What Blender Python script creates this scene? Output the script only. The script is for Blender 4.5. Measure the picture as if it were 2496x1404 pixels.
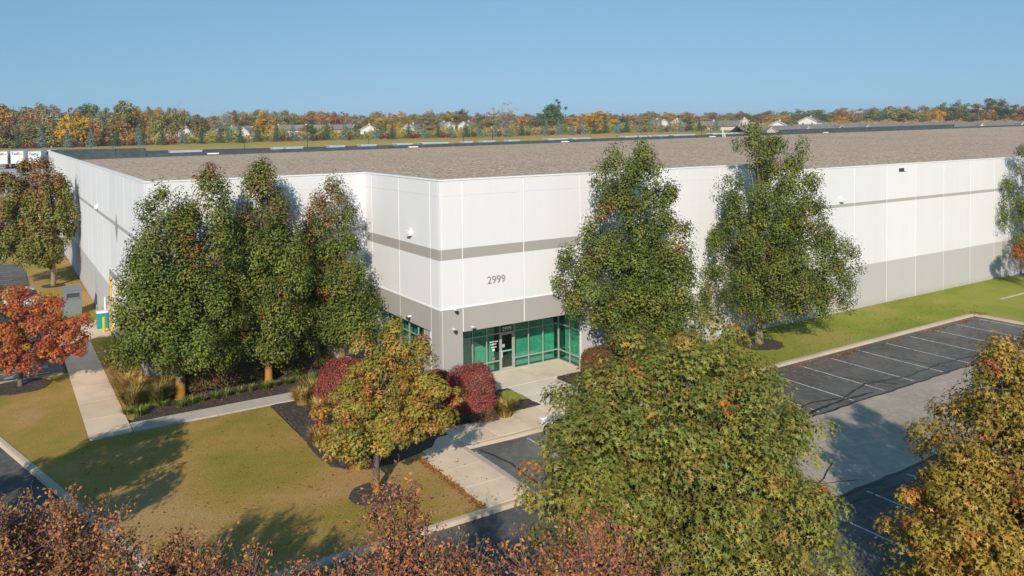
import bpy, math, random
import numpy as np
from mathutils import Matrix, Vector

# ------------------------------------------------------------------ clear
for o in list(bpy.data.objects):
    bpy.data.objects.remove(o)
scene = bpy.context.scene
COL = scene.collection

# ------------------------------------------------------------------ camera
FPX, CYPX, PITCH, ROLL = 1954.543, 371.551, 0.032, -0.011
CAMH, IMW, IMH = 14.5, 2496.0, 1404.0
_f = np.array([0, math.cos(PITCH), -math.sin(PITCH)])
_u0 = np.array([0, math.sin(PITCH), math.cos(PITCH)])
_r = math.cos(ROLL) * np.array([1.0, 0, 0]) + math.sin(ROLL) * _u0
_u = -math.sin(ROLL) * np.array([1.0, 0, 0]) + math.cos(ROLL) * _u0
CAMO = np.array([0, 0, CAMH])
cam_data = bpy.data.cameras.new('camera')
cam = bpy.data.objects.new('camera', cam_data)
COL.objects.link(cam)
cam.matrix_world = Matrix(((_r[0], _u[0], -_f[0], 0), (_r[1], _u[1], -_f[1], 0), (_r[2], _u[2], -_f[2], CAMH), (0, 0, 0, 1)))
cam_data.sensor_width = 36.0
cam_data.sensor_fit = 'HORIZONTAL'
cam_data.lens = FPX / IMW * 36.0
cam_data.shift_y = -(IMH / 2 - CYPX) / IMW
cam_data.clip_start = 0.5
cam_data.clip_end = 9000
scene.camera = cam

# ------------------------------------------------------------------ sky, sun, exposure
SKY_LIFT = 0.17
SUN_EL = math.radians(27)
SUN_TO = np.array([0.10, 0.995])            # horizontal direction in which shadows fall
SUN_TO = SUN_TO / np.linalg.norm(SUN_TO)
world = bpy.data.worlds.new('World')
scene.world = world
world.use_nodes = True
wn = world.node_tree.nodes
wl = world.node_tree.links
wn.clear()
wo = wn.new('ShaderNodeOutputWorld')
wb = wn.new('ShaderNodeBackground')
sky = wn.new('ShaderNodeTexSky')
sky.sky_type = 'NISHITA'
sky.sun_disc = False
sky.sun_elevation = SUN_EL
sky.sun_rotation = math.pi + math.atan2(SUN_TO[0], SUN_TO[1])
sky.altitude = 200
sky.air_density = 1.0
sky.dust_density = 0.0
sky.ozone_density = 2.0
wb.inputs['Strength'].default_value = 0.098
# look the sky up a little higher than the true elevation: clear dry air without a white horizon band
tc = wn.new('ShaderNodeTexCoord')
sx = wn.new('ShaderNodeSeparateXYZ')
mz = wn.new('ShaderNodeMath')
mz.operation = 'MULTIPLY_ADD'
mz.inputs[1].default_value = 0.62
mz.inputs[2].default_value = SKY_LIFT
cx = wn.new('ShaderNodeCombineXYZ')
wl.new(tc.outputs['Generated'], sx.inputs[0])
wl.new(sx.outputs[0], cx.inputs[0])
wl.new(sx.outputs[1], cx.inputs[1])
wl.new(sx.outputs[2], mz.inputs[0])
wl.new(mz.outputs[0], cx.inputs[2])
wl.new(cx.outputs[0], sky.inputs[0])
tint = wn.new('ShaderNodeMix')
tint.data_type = 'RGBA'
tint.blend_type = 'MULTIPLY'
tint.inputs[0].default_value = 1.0
tint.inputs[7].default_value = (1.03, 1.07, 0.98, 1)
wl.new(sky.outputs[0], tint.inputs[6])
ssep = wn.new('ShaderNodeSeparateColor')
scmb = wn.new('ShaderNodeCombineColor')
wl.new(tint.outputs[2], ssep.inputs[0])
for ch, (pw, gain) in enumerate(((1.25, 1.34), (0.82, 0.955), (0.7, 0.995))):
    m0, m1, m2 = wn.new('ShaderNodeMath'), wn.new('ShaderNodeMath'), wn.new('ShaderNodeMath')
    m0.operation, m1.operation, m2.operation = 'MULTIPLY', 'POWER', 'MULTIPLY'
    m0.inputs[1].default_value, m1.inputs[1].default_value, m2.inputs[1].default_value = 0.1, pw, 10 * gain
    wl.new(ssep.outputs[ch], m0.inputs[0])
    wl.new(m0.outputs[0], m1.inputs[0])
    wl.new(m1.outputs[0], m2.inputs[0])
    wl.new(m2.outputs[0], scmb.inputs[ch])
wl.new(scmb.outputs[0], wb.inputs['Color'])
wl.new(wb.outputs[0], wo.inputs['Surface'])
sun_data = bpy.data.lights.new('sun', 'SUN')
sun_data.energy = 5.0
sun_data.angle = math.radians(0.53)
sun_data.color = (1.0, 0.905, 0.765)
sun = bpy.data.objects.new('sun', sun_data)
COL.objects.link(sun)
sd = Vector((SUN_TO[0] * math.cos(SUN_EL), SUN_TO[1] * math.cos(SUN_EL), -math.sin(SUN_EL)))
sun.rotation_euler = sd.to_track_quat('-Z', 'Y').to_euler()
sun.location = (-10, -60, 60)
scene.view_settings.view_transform = 'Standard'
scene.view_settings.look = 'None'
scene.view_settings.exposure = 0.0
scene.view_settings.gamma = 1.0
scene.view_settings.use_curve_mapping = False
scene.render.engine = 'CYCLES'
scene.cycles.max_bounces = 8
scene.cycles.transparent_max_bounces = 16
scene.render.resolution_x = 1024
scene.render.resolution_y = 576

# ------------------------------------------------------------------ coordinates
YB = 0.575                                   # heading of the long front wall
DV = np.array([math.cos(YB), math.sin(YB), 0])
NV = np.array([-math.sin(YB), math.cos(YB), 0])
C0 = np.array([-3.895, 42.345, 0])           # front corner of the entrance block


def U(a, b, z=0.0):
    """site coordinates: a metres along the front wall, b metres into the building"""
    return C0 + DV * a + NV * b + np.array([0, 0, z])


def ray(x, y):
    return _f + _r * (x - IMW / 2) / FPX - _u * (y - CYPX) / FPX


def G(x, y, z=0.0):
    q = ray(x, y)
    return CAMO + q * ((z - CAMH) / q[2])


def atdepth(x, y, Y):
    q = ray(x, y)
    return CAMO + q * (Y / q[1])


def on_plane(x, y, P0, nn):
    q = ray(x, y)
    return CAMO + q * (np.dot(P0 - CAMO, nn) / np.dot(q, nn))


def to_uv(P):
    return float(np.dot(P - C0, DV)), float(np.dot(P - C0, NV))


ORD = ['first', 'second', 'third', 'fourth', 'fifth', 'sixth', 'seventh', 'eighth', 'ninth', 'tenth', 'eleventh', 'twelfth',
       'thirteenth', 'fourteenth', 'fifteenth', 'sixteenth', 'seventeenth', 'eighteenth', 'nineteenth', 'twentieth']
for _t in ('twenty', 'thirty', 'forty', 'fifty'):
    ORD += [_t + '-' + w for w in ORD[:9]] + [{'twenty': 'thirtieth', 'thirty': 'fortieth', 'forty': 'fiftieth', 'fifty': 'sixtieth'}[_t]]

# ------------------------------------------------------------------ materials
MATS = {}


def new_mat(name):
    m = bpy.data.materials.new(name)
    m.use_nodes = True
    nt = m.node_tree
    nt.nodes.clear()
    out = nt.nodes.new('ShaderNodeOutputMaterial')
    MATS[name] = m
    return m, nt, out


class NT:
    """tiny helper for building node trees"""

    def __init__(self, nt):
        self.nt = nt

    def n(self, typ, **kw):
        nd = self.nt.nodes.new(typ)
        for k, v in kw.items():
            if k == 'inp':
                for kk, vv in v.items():
                    s = nd.inputs[kk]
                    if hasattr(vv, 'links') or isinstance(vv, bpy.types.NodeSocket):
                        self.nt.links.new(vv, s)
                    else:
                        s.default_value = vv
            else:
                setattr(nd, k, v)
        return nd

    def noise(self, scale, detail=4, rough=0.55, vec=None, dist=0.0):
        i = {'Scale': scale, 'Detail': detail, 'Roughness': rough, 'Distortion': dist}
        if vec is not None:
            i['Vector'] = vec
        return self.n('ShaderNodeTexNoise', inp=i).outputs['Fac']

    def ramp(self, fac, stops):
        nd = self.nt.nodes.new('ShaderNodeValToRGB')
        el = nd.color_ramp.elements
        while len(el) > 1:
            el.remove(el[-1])
        el[0].position = stops[0][0]
        el[0].color = (*stops[0][1], 1) if len(stops[0][1]) == 3 else stops[0][1]
        for p, c in stops[1:]:
            e = el.new(p)
            e.color = (*c, 1)
        self.nt.links.new(fac, nd.inputs[0])
        return nd.outputs[0]

    def mix(self, fac, a, b, mode='MIX'):
        nd = self.nt.nodes.new('ShaderNodeMix')
        nd.data_type = 'RGBA'
        nd.blend_type = mode
        for idx, v in ((0, fac), (6, a), (7, b)):
            s = nd.inputs[idx]
            if isinstance(v, bpy.types.NodeSocket):
                self.nt.links.new(v, s)
            elif idx == 0:
                s.default_value = v
            else:
                s.default_value = (*v, 1)
        return nd.outputs[2]

    def math(self, op, a, b=0.0):
        nd = self.nt.nodes.new('ShaderNodeMath')
        nd.operation = op
        for i, v in enumerate((a, b)):
            if isinstance(v, bpy.types.NodeSocket):
                self.nt.links.new(v, nd.inputs[i])
            else:
                nd.inputs[i].default_value = v
        return nd.outputs[0]

    def bump(self, h, strength=0.3, dist=0.02):
        return self.n('ShaderNodeBump', inp={'Height': h, 'Strength': strength, 'Distance': dist}).outputs[0]

    def pbsdf(self, out, color, rough=0.7, normal=None, spec=0.3, metal=0.0):
        b = self.nt.nodes.new('ShaderNodeBsdfPrincipled')
        for k, v in (('Base Color', color), ('Roughness', rough), ('Metallic', metal), ('Specular IOR Level', spec)):
            if isinstance(v, bpy.types.NodeSocket):
                self.nt.links.new(v, b.inputs[k])
            elif k == 'Base Color':
                b.inputs[k].default_value = (*v, 1)
            else:
                b.inputs[k].default_value = v
        if normal is not None:
            self.nt.links.new(normal, b.inputs['Normal'])
        self.nt.links.new(b.outputs[0], out.inputs['Surface'])
        return b

    def objco(self):
        return self.n('ShaderNodeTexCoord').outputs['Object']

    def geopos(self):
        return self.n('ShaderNodeNewGeometry').outputs['Position']


def plain(name, col, rough=0.6, spec=0.3, metal=0.0, var=0.12, scale=3.0):
    m, nt, out = new_mat(name)
    t = NT(nt)
    f = t.noise(scale, 4, 0.6, t.objco())
    c = t.ramp(f, [(0.3, tuple(v * (1 - var) for v in col)), (0.7, tuple(min(1, v * (1 + var)) for v in col))])
    t.pbsdf(out, c, rough, None, spec, metal)
    return m


def wall_paint(name, band, s0, s1, bandcol, stripecol, white=(0.71, 0.71, 0.725)):
    m, nt, out = new_mat(name)
    t = NT(nt)
    pos = t.geopos()
    z = t.n('ShaderNodeSeparateXYZ', inp={0: pos}).outputs[2]
    big = t.noise(0.35, 5, 0.6, pos)
    fine = t.noise(9.0, 4, 0.6, pos)
    st = t.n('ShaderNodeMapping', inp={'Vector': pos, 'Scale': (1.4, 1.4, 0.05)}).outputs[0]
    streak = t.noise(1.6, 5, 0.65, st)
    isb = t.math('LESS_THAN', z, band)
    iss = t.math('MULTIPLY', t.math('GREATER_THAN', z, s0), t.math('LESS_THAN', z, s1))
    c = t.mix(isb, white, bandcol)
    c = t.mix(iss, c, stripecol)
    oi = t.n('ShaderNodeObjectInfo').outputs['Random']
    g = t.math('ADD', t.math('MULTIPLY', big, 0.06), t.math('MULTIPLY', streak, 0.07))
    g = t.math('ADD', g, t.math('MULTIPLY', fine, 0.03))
    g = t.math('ADD', g, t.math('MULTIPLY', oi, 0.05))
    g = t.math('ADD', g, 0.895)
    # splash soiling along the foot of the wall
    low = t.n('ShaderNodeMapRange', inp={0: z, 1: 0.0, 2: 0.5, 3: 1.0, 4: 0.0}).outputs[0]
    low = t.math('MULTIPLY', low, t.noise(3.0, 5, 0.7, pos))
    c = t.mix(1.0, c, t.n('ShaderNodeCombineColor', inp={0: g, 1: g, 2: g}).outputs[0], 'MULTIPLY')
    c = t.mix(t.math('MULTIPLY', low, 0.6), c, (0.30, 0.26, 0.21))
    t.pbsdf(out, c, 0.75, t.bump(t.noise(60, 3, 0.6, pos), 0.12, 0.01), 0.2)
    return m


wall_paint('paint_entry', 4.73, 7.41, 7.98, (0.385, 0.365, 0.345), (0.36, 0.34, 0.315))
wall_paint('paint_main', 3.33, 8.06, 8.31, (0.475, 0.465, 0.46), (0.40, 0.385, 0.36))
wall_paint('paint_mid', 3.33, 20.0, 20.1, (0.475, 0.465, 0.46), (0.36, 0.34, 0.315))
plain('joint_white', (0.77, 0.77, 0.78), 0.7, 0.2, var=0.03)
plain('coping_white', (0.82, 0.82, 0.82), 0.45, 0.3, var=0.04)
plain('membrane', (0.060, 0.075, 0.085), 0.65, 0.25, var=0.25, scale=1.2)
plain('aluminium', (0.46, 0.47, 0.46), 0.4, 0.5, 0.35, var=0.06)
plain('letter_grey', (0.33, 0.31, 0.30), 0.6)
plain('letter_white', (0.8, 0.8, 0.8), 0.5)
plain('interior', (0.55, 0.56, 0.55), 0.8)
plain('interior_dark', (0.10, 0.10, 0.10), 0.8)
plain('blind', (0.72, 0.74, 0.70), 0.75)
plain('cam_black', (0.03, 0.03, 0.03), 0.3)
plain('fixture_white', (0.75, 0.75, 0.75), 0.4)
plain('box_grey', (0.17, 0.20, 0.21), 0.5, 0.35, var=0.08)
plain('slot_dark', (0.045, 0.055, 0.065), 0.6)
plain('teal', (0.012, 0.27, 0.235), 0.45, 0.4, var=0.08)
plain('yellow_paint', (0.72, 0.40, 0.025), 0.5)
plain('steel_rail', (0.5, 0.52, 0.53), 0.4, 0.5, 0.5)
plain('wood_pole', (0.34, 0.27, 0.19), 0.85)
plain('pole_dark', (0.06, 0.065, 0.06), 0.5)
plain('house_white', (0.60, 0.59, 0.57), 0.7)
plain('house_red', (0.33, 0.06, 0.05), 0.7)
plain('house_beige', (0.50, 0.44, 0.36), 0.7)
plain('shingle_grey', (0.21, 0.19, 0.18), 0.9, var=0.2, scale=1.0)
plain('shingle_blue', (0.20, 0.22, 0.25), 0.9, var=0.2, scale=1.0)
plain('house_glass', (0.06, 0.07, 0.09), 0.15, 0.6)
plain('skylight_white', (0.50, 0.55, 0.60), 0.35, 0.4)
plain('trailer_white', (0.74, 0.74, 0.76), 0.45)
plain('trailer_roof', (0.45, 0.49, 0.56), 0.5)
plain('tyre', (0.02, 0.02, 0.02), 0.9)
plain('rim', (0.5, 0.5, 0.5), 0.3, 0.5, 0.7)
plain('fed_purple', (0.06, 0.02, 0.14), 0.5)
plain('ex_orange', (0.75, 0.10, 0.03), 0.5)
plain('ex_green', (0.20, 0.55, 0.25), 0.5)
plain('lamp_red', (0.5, 0.03, 0.02), 0.3)
plain('lamp_clear', (0.7, 0.7, 0.7), 0.15, 0.6)
plain('trim_black', (0.025, 0.025, 0.027), 0.5)
plain('sticker_red', (0.6, 0.15, 0.13), 0.5)
plain('light_blue', (0.25, 0.45, 0.47), 0.5)
for nm, c in (('car_white', (0.78, 0.79, 0.8)), ('car_red', (0.42, 0.015, 0.02)), ('car_green', (0.01, 0.07, 0.065)), ('car_silver', (0.55, 0.57, 0.6))):
    m, nt, out = new_mat(nm)
    b = NT(nt).pbsdf(out, c, 0.32, None, 0.5, 0.0)
    b.inputs['Coat Weight'].default_value = 0.8
    b.inputs['Coat Roughness'].default_value = 0.06
m, nt, out = new_mat('car_glass')
NT(nt).pbsdf(out, (0.015, 0.02, 0.022), 0.05, None, 0.7)

# green tinted glazing: part see-through, part mirror
m, nt, out = new_mat('green_glass')
t = NT(nt)
tr = t.n('ShaderNodeBsdfTransparent', inp={'Color': (0.23, 0.66, 0.53, 1)})
gl = t.n('ShaderNodeBsdfGlossy', inp={'Color': (0.75, 0.95, 0.88, 1), 'Roughness': 0.02})
gb = t.bump(t.noise(0.9, 2, 0.5, t.geopos()), 0.06, 0.1)
nt.links.new(gb, gl.inputs['Normal'])
fr = t.math('POWER', t.n('ShaderNodeLayerWeight', inp={'Blend': 0.5}).outputs['Facing'], 3.0)
mx = t.n('ShaderNodeMixShader', inp={0: t.math('ADD', t.math('MULTIPLY', fr, 0.7), 0.12), 1: tr.outputs[0], 2: gl.outputs[0]})
nt.links.new(mx.outputs[0], out.inputs['Surface'])

# roof gravel
m, nt, out = new_mat('roof_gravel')
t = NT(nt)
pos = t.geopos()
vor = t.n('ShaderNodeTexVoronoi', inp={'Vector': pos, 'Scale': 4.5}).outputs['Color']
v = t.n('ShaderNodeSeparateColor', inp={0: vor}).outputs[0]
c = t.ramp(v, [(0.0, (0.27, 0.18, 0.12)), (0.5, (0.50, 0.365, 0.255)), (0.85, (0.67, 0.50, 0.36)), (1.0, (0.82, 0.645, 0.475))])
big = t.noise(0.05, 5, 0.6, pos)
mp = t.n('ShaderNodeMapping', inp={'Vector': pos, 'Rotation': (0, 0, -YB), 'Scale': (0.02, 0.35, 1)}).outputs[0]
strk = t.noise(1.0, 5, 0.65, mp)
g = t.math('ADD', t.math('ADD', t.math('MULTIPLY', big, 0.30), t.math('MULTIPLY', strk, 0.16)), 0.76)
c = t.mix(1.0, c, t.n('ShaderNodeCombineColor', inp={0: g, 1: g, 2: g}).outputs[0], 'MULTIPLY')
t.pbsdf(out, c, 0.95, t.bump(v, 0.6, 0.05), 0.1)

# asphalt
def asphalt(name, base, patch=0.5, warm=0.0, tint=(1.02, 0.98, 0.90)):
    m, nt, out = new_mat(name)
    t = NT(nt)
    pos = t.geopos()
    n1 = t.noise(0.22, 6, 0.62, pos, 0.4)
    n2 = t.noise(2.6, 5, 0.7, pos)
    n3 = t.noise(38, 3, 0.7, pos)
    b = base
    c = t.ramp(n1, [(0.32, (b * (1 - patch * .5), b * (1 - patch * .48), b * (1 - patch * .44))), (0.52, (b, b, b * 1.01)), (0.72, (b * (1 + patch), b * (1 + patch * .97), b * (1 + patch * .9)))])
    c = t.mix(t.math('MULTIPLY', t.n('ShaderNodeMapRange', inp={0: n2, 1: 0.48, 2: 0.68, 3: 0, 4: 1}).outputs[0], 0.5 + warm), c, (b * 2.0, b * 1.9, b * 1.75))
    c = t.mix(1.0, c, tint, 'MULTIPLY')
    g = t.math('ADD', t.math('MULTIPLY', n3, 0.9), 0.55)
    c = t.mix(1.0, c, t.n('ShaderNodeCombineColor', inp={0: g, 1: g, 2: g}).outputs[0], 'MULTIPLY')
    t.pbsdf(out, c, 0.88, t.bump(n3, 0.5, 0.012), 0.25)


asphalt('asphalt', 0.115, 0.6)
asphalt('asphalt_dark', 0.10, 0.6)
asphalt('aisle_grey', 0.335, 0.2, -0.2, (1.12, 0.93, 0.75))
asphalt('court_concrete', 0.40, 0.1, -0.3)
plain('joint_dark', (0.16, 0.14, 0.12), 0.9)
plain('crack_seal', (0.018, 0.018, 0.02), 0.55, 0.35)
m, nt, out = new_mat('line_paint')
t = NT(nt)
pos = t.geopos()
wr = t.noise(5.0, 6, 0.75, pos)
c = t.ramp(wr, [(0.30, (0.15, 0.15, 0.15)), (0.44, (0.42, 0.41, 0.40)), (0.6, (0.68, 0.67, 0.64))])
t.pbsdf(out, c, 0.8, None, 0.2)


def concrete(name, col):
    m, nt, out = new_mat(name)
    t = NT(nt)
    pos = t.geopos()
    n1 = t.noise(0.5, 6, 0.65, pos, 0.3)
    n2 = t.noise(24, 4, 0.7, pos)
    oi = t.n('ShaderNodeObjectInfo').outputs['Random']
    c = t.ramp(n1, [(0.3, tuple(v * 0.82 for v in col)), (0.55, col), (0.75, tuple(v * 1.08 for v in col))])
    g = t.math('ADD', t.math('ADD', t.math('MULTIPLY', n2, 0.22), t.math('MULTIPLY', oi, 0.16)), 0.80)
    c = t.mix(1.0, c, t.n('ShaderNodeCombineColor', inp={0: g, 1: g, 2: g}).outputs[0], 'MULTIPLY')
    t.pbsdf(out, c, 0.85, t.bump(n2, 0.25, 0.01), 0.2)


concrete('walk_tan', (0.72, 0.555, 0.40))
concrete('walk_grey', (0.53, 0.475, 0.40))
concrete('walk_pale', (0.70, 0.62, 0.50))
concrete('kerb_mat', (0.50, 0.40, 0.30))


def lawn_mat(name, cols, dryscale=0.18):
    m, nt, out = new_mat(name)
    t = NT(nt)
    pos = t.geopos()
    n1 = t.noise(dryscale, 6, 0.6, pos, 0.5)
    n2 = t.noise(1.7, 5, 0.7, pos)
    n3 = t.noise(13, 5, 0.85, pos)
    mp = t.n('ShaderNodeMapping', inp={'Vector': pos, 'Rotation': (0, 0, -YB), 'Scale': (0.15, 1.3, 1)}).outputs[0]
    n4 = t.noise(0.9, 3, 0.5, mp)
    s = t.math('ADD', t.math('MULTIPLY', n1, 0.74), t.math('ADD', t.math('MULTIPLY', n2, 0.14), t.math('MULTIPLY', n4, 0.12)))
    c = t.ramp(s, cols)
    g = t.math('MAXIMUM', t.math('ADD', t.math('MULTIPLY', n3, 2.6), -0.3), 0.25)
    c = t.mix(1.0, c, t.n('ShaderNodeCombineColor', inp={0: g, 1: g, 2: g}).outputs[0], 'MULTIPLY')
    t.pbsdf(out, c, 0.95, t.bump(n3, 1.0, 0.05), 0.05)


lawn_mat('lawn_olive', [(0.35, (0.23, 0.22, 0.037)), (0.42, (0.30, 0.245, 0.046)), (0.47, (0.37, 0.26, 0.06)), (0.52, (0.43, 0.275, 0.082)), (0.59, (0.50, 0.31, 0.13))], 0.12)
lawn_mat('lawn_green', [(0.40, (0.225, 0.27, 0.04)), (0.5, (0.295, 0.31, 0.055)), (0.6, (0.37, 0.32, 0.085))], 0.15)
lawn_mat('field', [(0.36, (0.27, 0.225, 0.07)), (0.5, (0.35, 0.265, 0.09)), (0.64, (0.40, 0.28, 0.105))], 0.02)
m, nt, out = new_mat('mulch')
t = NT(nt)
pos = t.geopos()
vo = t.n('ShaderNodeTexVoronoi', inp={'Vector': pos, 'Scale': 16.0})
v = t.n('ShaderNodeSeparateColor', inp={0: vo.outputs['Color']}).outputs[0]
c = t.ramp(v, [(0.0, (0.035, 0.028, 0.026)), (0.6, (0.075, 0.058, 0.052)), (1.0, (0.16, 0.125, 0.105))])
c = t.mix(t.math('MULTIPLY', t.noise(0.6, 5, 0.6, pos), 0.45), c, (0.10, 0.085, 0.08))
t.pbsdf(out, c, 0.95, t.bump(v, 0.8, 0.03), 0.1)


def leaf_mat(name, trans=0.28, rough=0.5, gloss=0.05, objcol=False):
    m, nt, out = new_mat(name)
    t = NT(nt)
    c = t.n('ShaderNodeAttribute', attribute_name='Col').outputs['Color']
    if objcol:
        c = t.mix(1.0, c, t.n('ShaderNodeObjectInfo').outputs['Color'], 'MULTIPLY')
    d = t.n('ShaderNodeBsdfDiffuse', inp={'Color': c})
    tl = t.n('ShaderNodeBsdfTranslucent', inp={'Color': c})
    gl = t.n('ShaderNodeBsdfGlossy', inp={'Color': (1, 1, 1, 1), 'Roughness': rough})
    a = t.n('ShaderNodeMixShader', inp={0: trans, 1: d.outputs[0], 2: tl.outputs[0]})
    b = t.n('ShaderNodeMixShader', inp={0: gloss, 1: a.outputs[0], 2: gl.outputs[0]})
    nt.links.new(b.outputs[0], out.inputs['Surface'])
    return m


leaf_mat('leaf', 0.17, 0.5, 0.02)
leaf_mat('leaf_dull', 0.18, 0.6, 0.008)
leaf_mat('leaf_far', 0.2, 0.7, 0.0, True)


def bark(name, col, stain=None):
    m, nt, out = new_mat(name)
    t = NT(nt)
    co = t.objco()
    mp = t.n('ShaderNodeMapping', inp={'Vector': co, 'Scale': (6, 6, 1.2)}).outputs[0]
    n = t.noise(3.0, 6, 0.7, mp)
    c = t.ramp(n, [(0.3, tuple(v * 0.5 for v in col)), (0.6, col), (0.8, tuple(v * 1.4 for v in col))])
    if stain:
        z = t.n('ShaderNodeSeparateXYZ', inp={0: co}).outputs[2]
        zz = t.math('ADD', z, t.math('MULTIPLY', t.noise(4, 4, 0.6, co), 0.6))
        f = t.n('ShaderNodeMapRange', inp={0: zz, 1: stain - 0.1, 2: stain + 0.35, 3: 0.9, 4: 0.0}).outputs[0]
        c = t.mix(f, c, (0.42, 0.20, 0.035))
    t.pbsdf(out, c, 0.9, t.bump(n, 0.6, 0.03), 0.1)


bark('bark_pear', (0.17, 0.14, 0.11), 1.15)
bark('bark_tan', (0.30, 0.235, 0.165))
bark('bark_plain', (0.17, 0.15, 0.13))
bark('bark_oak', (0.15, 0.13, 0.12), 0.75)
bark('twig', (0.22, 0.175, 0.165))
bark('bark_pale', (0.36, 0.33, 0.29))

# ------------------------------------------------------------------ object helpers
def link(o, parent=None):
    COL.objects.link(o)
    if parent is not None:
        o.parent = parent
    return o


def tag(o, label=None, cat=None, group=None, kind=None):
    if label:
        o['label'] = label
    if cat:
        o['category'] = cat
    if group:
        o['group'] = group
    if kind:
        o['kind'] = kind
    return o


def empty(name, loc, rz=0.0):
    o = bpy.data.objects.new(name, None)
    o.location = loc
    o.rotation_euler = (0, 0, rz)
    o.empty_display_size = 0.3
    return link(o)


class MB:
    """collects polygons and becomes one mesh object"""

    def __init__(self):
        self.v = []
        self.f = []
        self.mi = []
        self.cur = 0

    def poly(self, pts):
        i = len(self.v)
        self.v += [tuple(p) for p in pts]
        self.f.append(tuple(range(i, i + len(pts))))
        self.mi.append(self.cur)

    def box(self, x0, x1, y0, y1, z0, z1, fn=None):
        p = [(x0, y0, z0), (x1, y0, z0), (x1, y1, z0), (x0, y1, z0), (x0, y0, z1), (x1, y0, z1), (x1, y1, z1), (x0, y1, z1)]
        if fn:
            p = [tuple(fn(*q)) for q in p]
        i = len(self.v)
        self.v += p
        for q in ((3, 2, 1, 0), (4, 5, 6, 7), (0, 1, 5, 4), (1, 2, 6, 5), (2, 3, 7, 6), (3, 0, 4, 7)):
            self.f.append(tuple(i + k for k in q))
            self.mi.append(self.cur)

    def prism(self, pts, z0, z1, fn=None):
        n = len(pts)
        a = sum(pts[i][0] * pts[(i + 1) % n][1] - pts[(i + 1) % n][0] * pts[i][1] for i in range(n))
        if a < 0:
            pts = pts[::-1]
        i = len(self.v)
        lo = [(p[0], p[1], z0) for p in pts]
        hi = [(p[0], p[1], z1) for p in pts]
        if fn:
            lo = [tuple(fn(*q)) for q in lo]
            hi = [tuple(fn(*q)) for q in hi]
        self.v += lo + hi
        self.f.append(tuple(i + n + k for k in range(n)))
        self.f.append(tuple(i + k for k in range(n - 1, -1, -1)))
        self.mi += [self.cur] * 2
        for k in range(n):
            self.f.append((i + k, i + (k + 1) % n, i + n + (k + 1) % n, i + n + k))
            self.mi.append(self.cur)

    def tube(self, pts, radii, sides=6, cap=True):
        pts = [np.array(p, float) for p in pts]
        rings = []
        for k, p in enumerate(pts):
            d = pts[min(k + 1, len(pts) - 1)] - pts[max(k - 1, 0)]
            d = d / (np.linalg.norm(d) + 1e-9)
            a = np.array([0, 0, 1.0]) if abs(d[2]) < 0.9 else np.array([1.0, 0, 0])
            x = np.cross(d, a)
            x /= np.linalg.norm(x)
            y = np.cross(d, x)
            i = len(self.v)
            for s in range(sides):
                an = 2 * math.pi * s / sides
                self.v.append(tuple(p + (x * math.cos(an) + y * math.sin(an)) * radii[k]))
            rings.append(i)
        for k in range(len(pts) - 1):
            for s in range(sides):
                s2 = (s + 1) % sides
                self.f.append((rings[k] + s2, rings[k] + s, rings[k + 1] + s, rings[k + 1] + s2))
                self.mi.append(self.cur)
        if cap:
            self.f.append(tuple(rings[0] + s for s in range(sides)))
            self.f.append(tuple(rings[-1] + s for s in range(sides - 1, -1, -1)))
            self.mi += [self.cur] * 2

    def mesh(self, name, mats, smooth=False):
        me = bpy.data.meshes.new(name)
        me.from_pydata(self.v, [], self.f)
        if not isinstance(mats, (list, tuple)):
            mats = [mats]
        for mm in mats:
            me.materials.append(MATS[mm])
        if len(mats) > 1:
            me.polygons.foreach_set('material_index', self.mi)
        if smooth:
            me.polygons.foreach_set('use_smooth', [True] * len(me.polygons))
        me.update()
        return me

    def build(self, name, mats, parent=None, smooth=False, bevel=0.0, loc=None):
        o = bpy.data.objects.new(name, self.mesh(name, mats, smooth))
        if loc is not None:
            o.location = loc
        link(o, parent)
        if bevel:
            b = o.modifiers.new('bevel', 'BEVEL')
            b.width = bevel
            b.segments = 2
            b.limit_method = 'ANGLE'
        return o


def share(name, me, parent=None, loc=(0, 0, 0), rz=0.0, scale=(1, 1, 1)):
    o = bpy.data.objects.new(name, me)
    o.location = loc
    o.rotation_euler = (0, 0, rz)
    o.scale = scale
    return link(o, parent)


def copy_tree(o, parent=None):
    c = o.copy()
    COL.objects.link(c)
    c.parent = parent
    for ch in list(o.children):
        copy_tree(ch, c)
    return c


def text_mesh(name, s, size, mat, extrude=0.01, bold=0.0):
    cu = bpy.data.curves.new('t', 'FONT')
    cu.body = s
    cu.size = size
    cu.extrude = extrude
    cu.offset = bold
    cu.align_x = 'LEFT'
    to = bpy.data.objects.new('t', cu)
    COL.objects.link(to)
    dg = bpy.context.evaluated_depsgraph_get()
    me = bpy.data.meshes.new_from_object(to.evaluated_get(dg))
    me.name = name
    bpy.data.objects.remove(to)
    bpy.data.curves.remove(cu)
    me.materials.clear()
    me.materials.append(MATS[mat])
    return me


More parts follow.
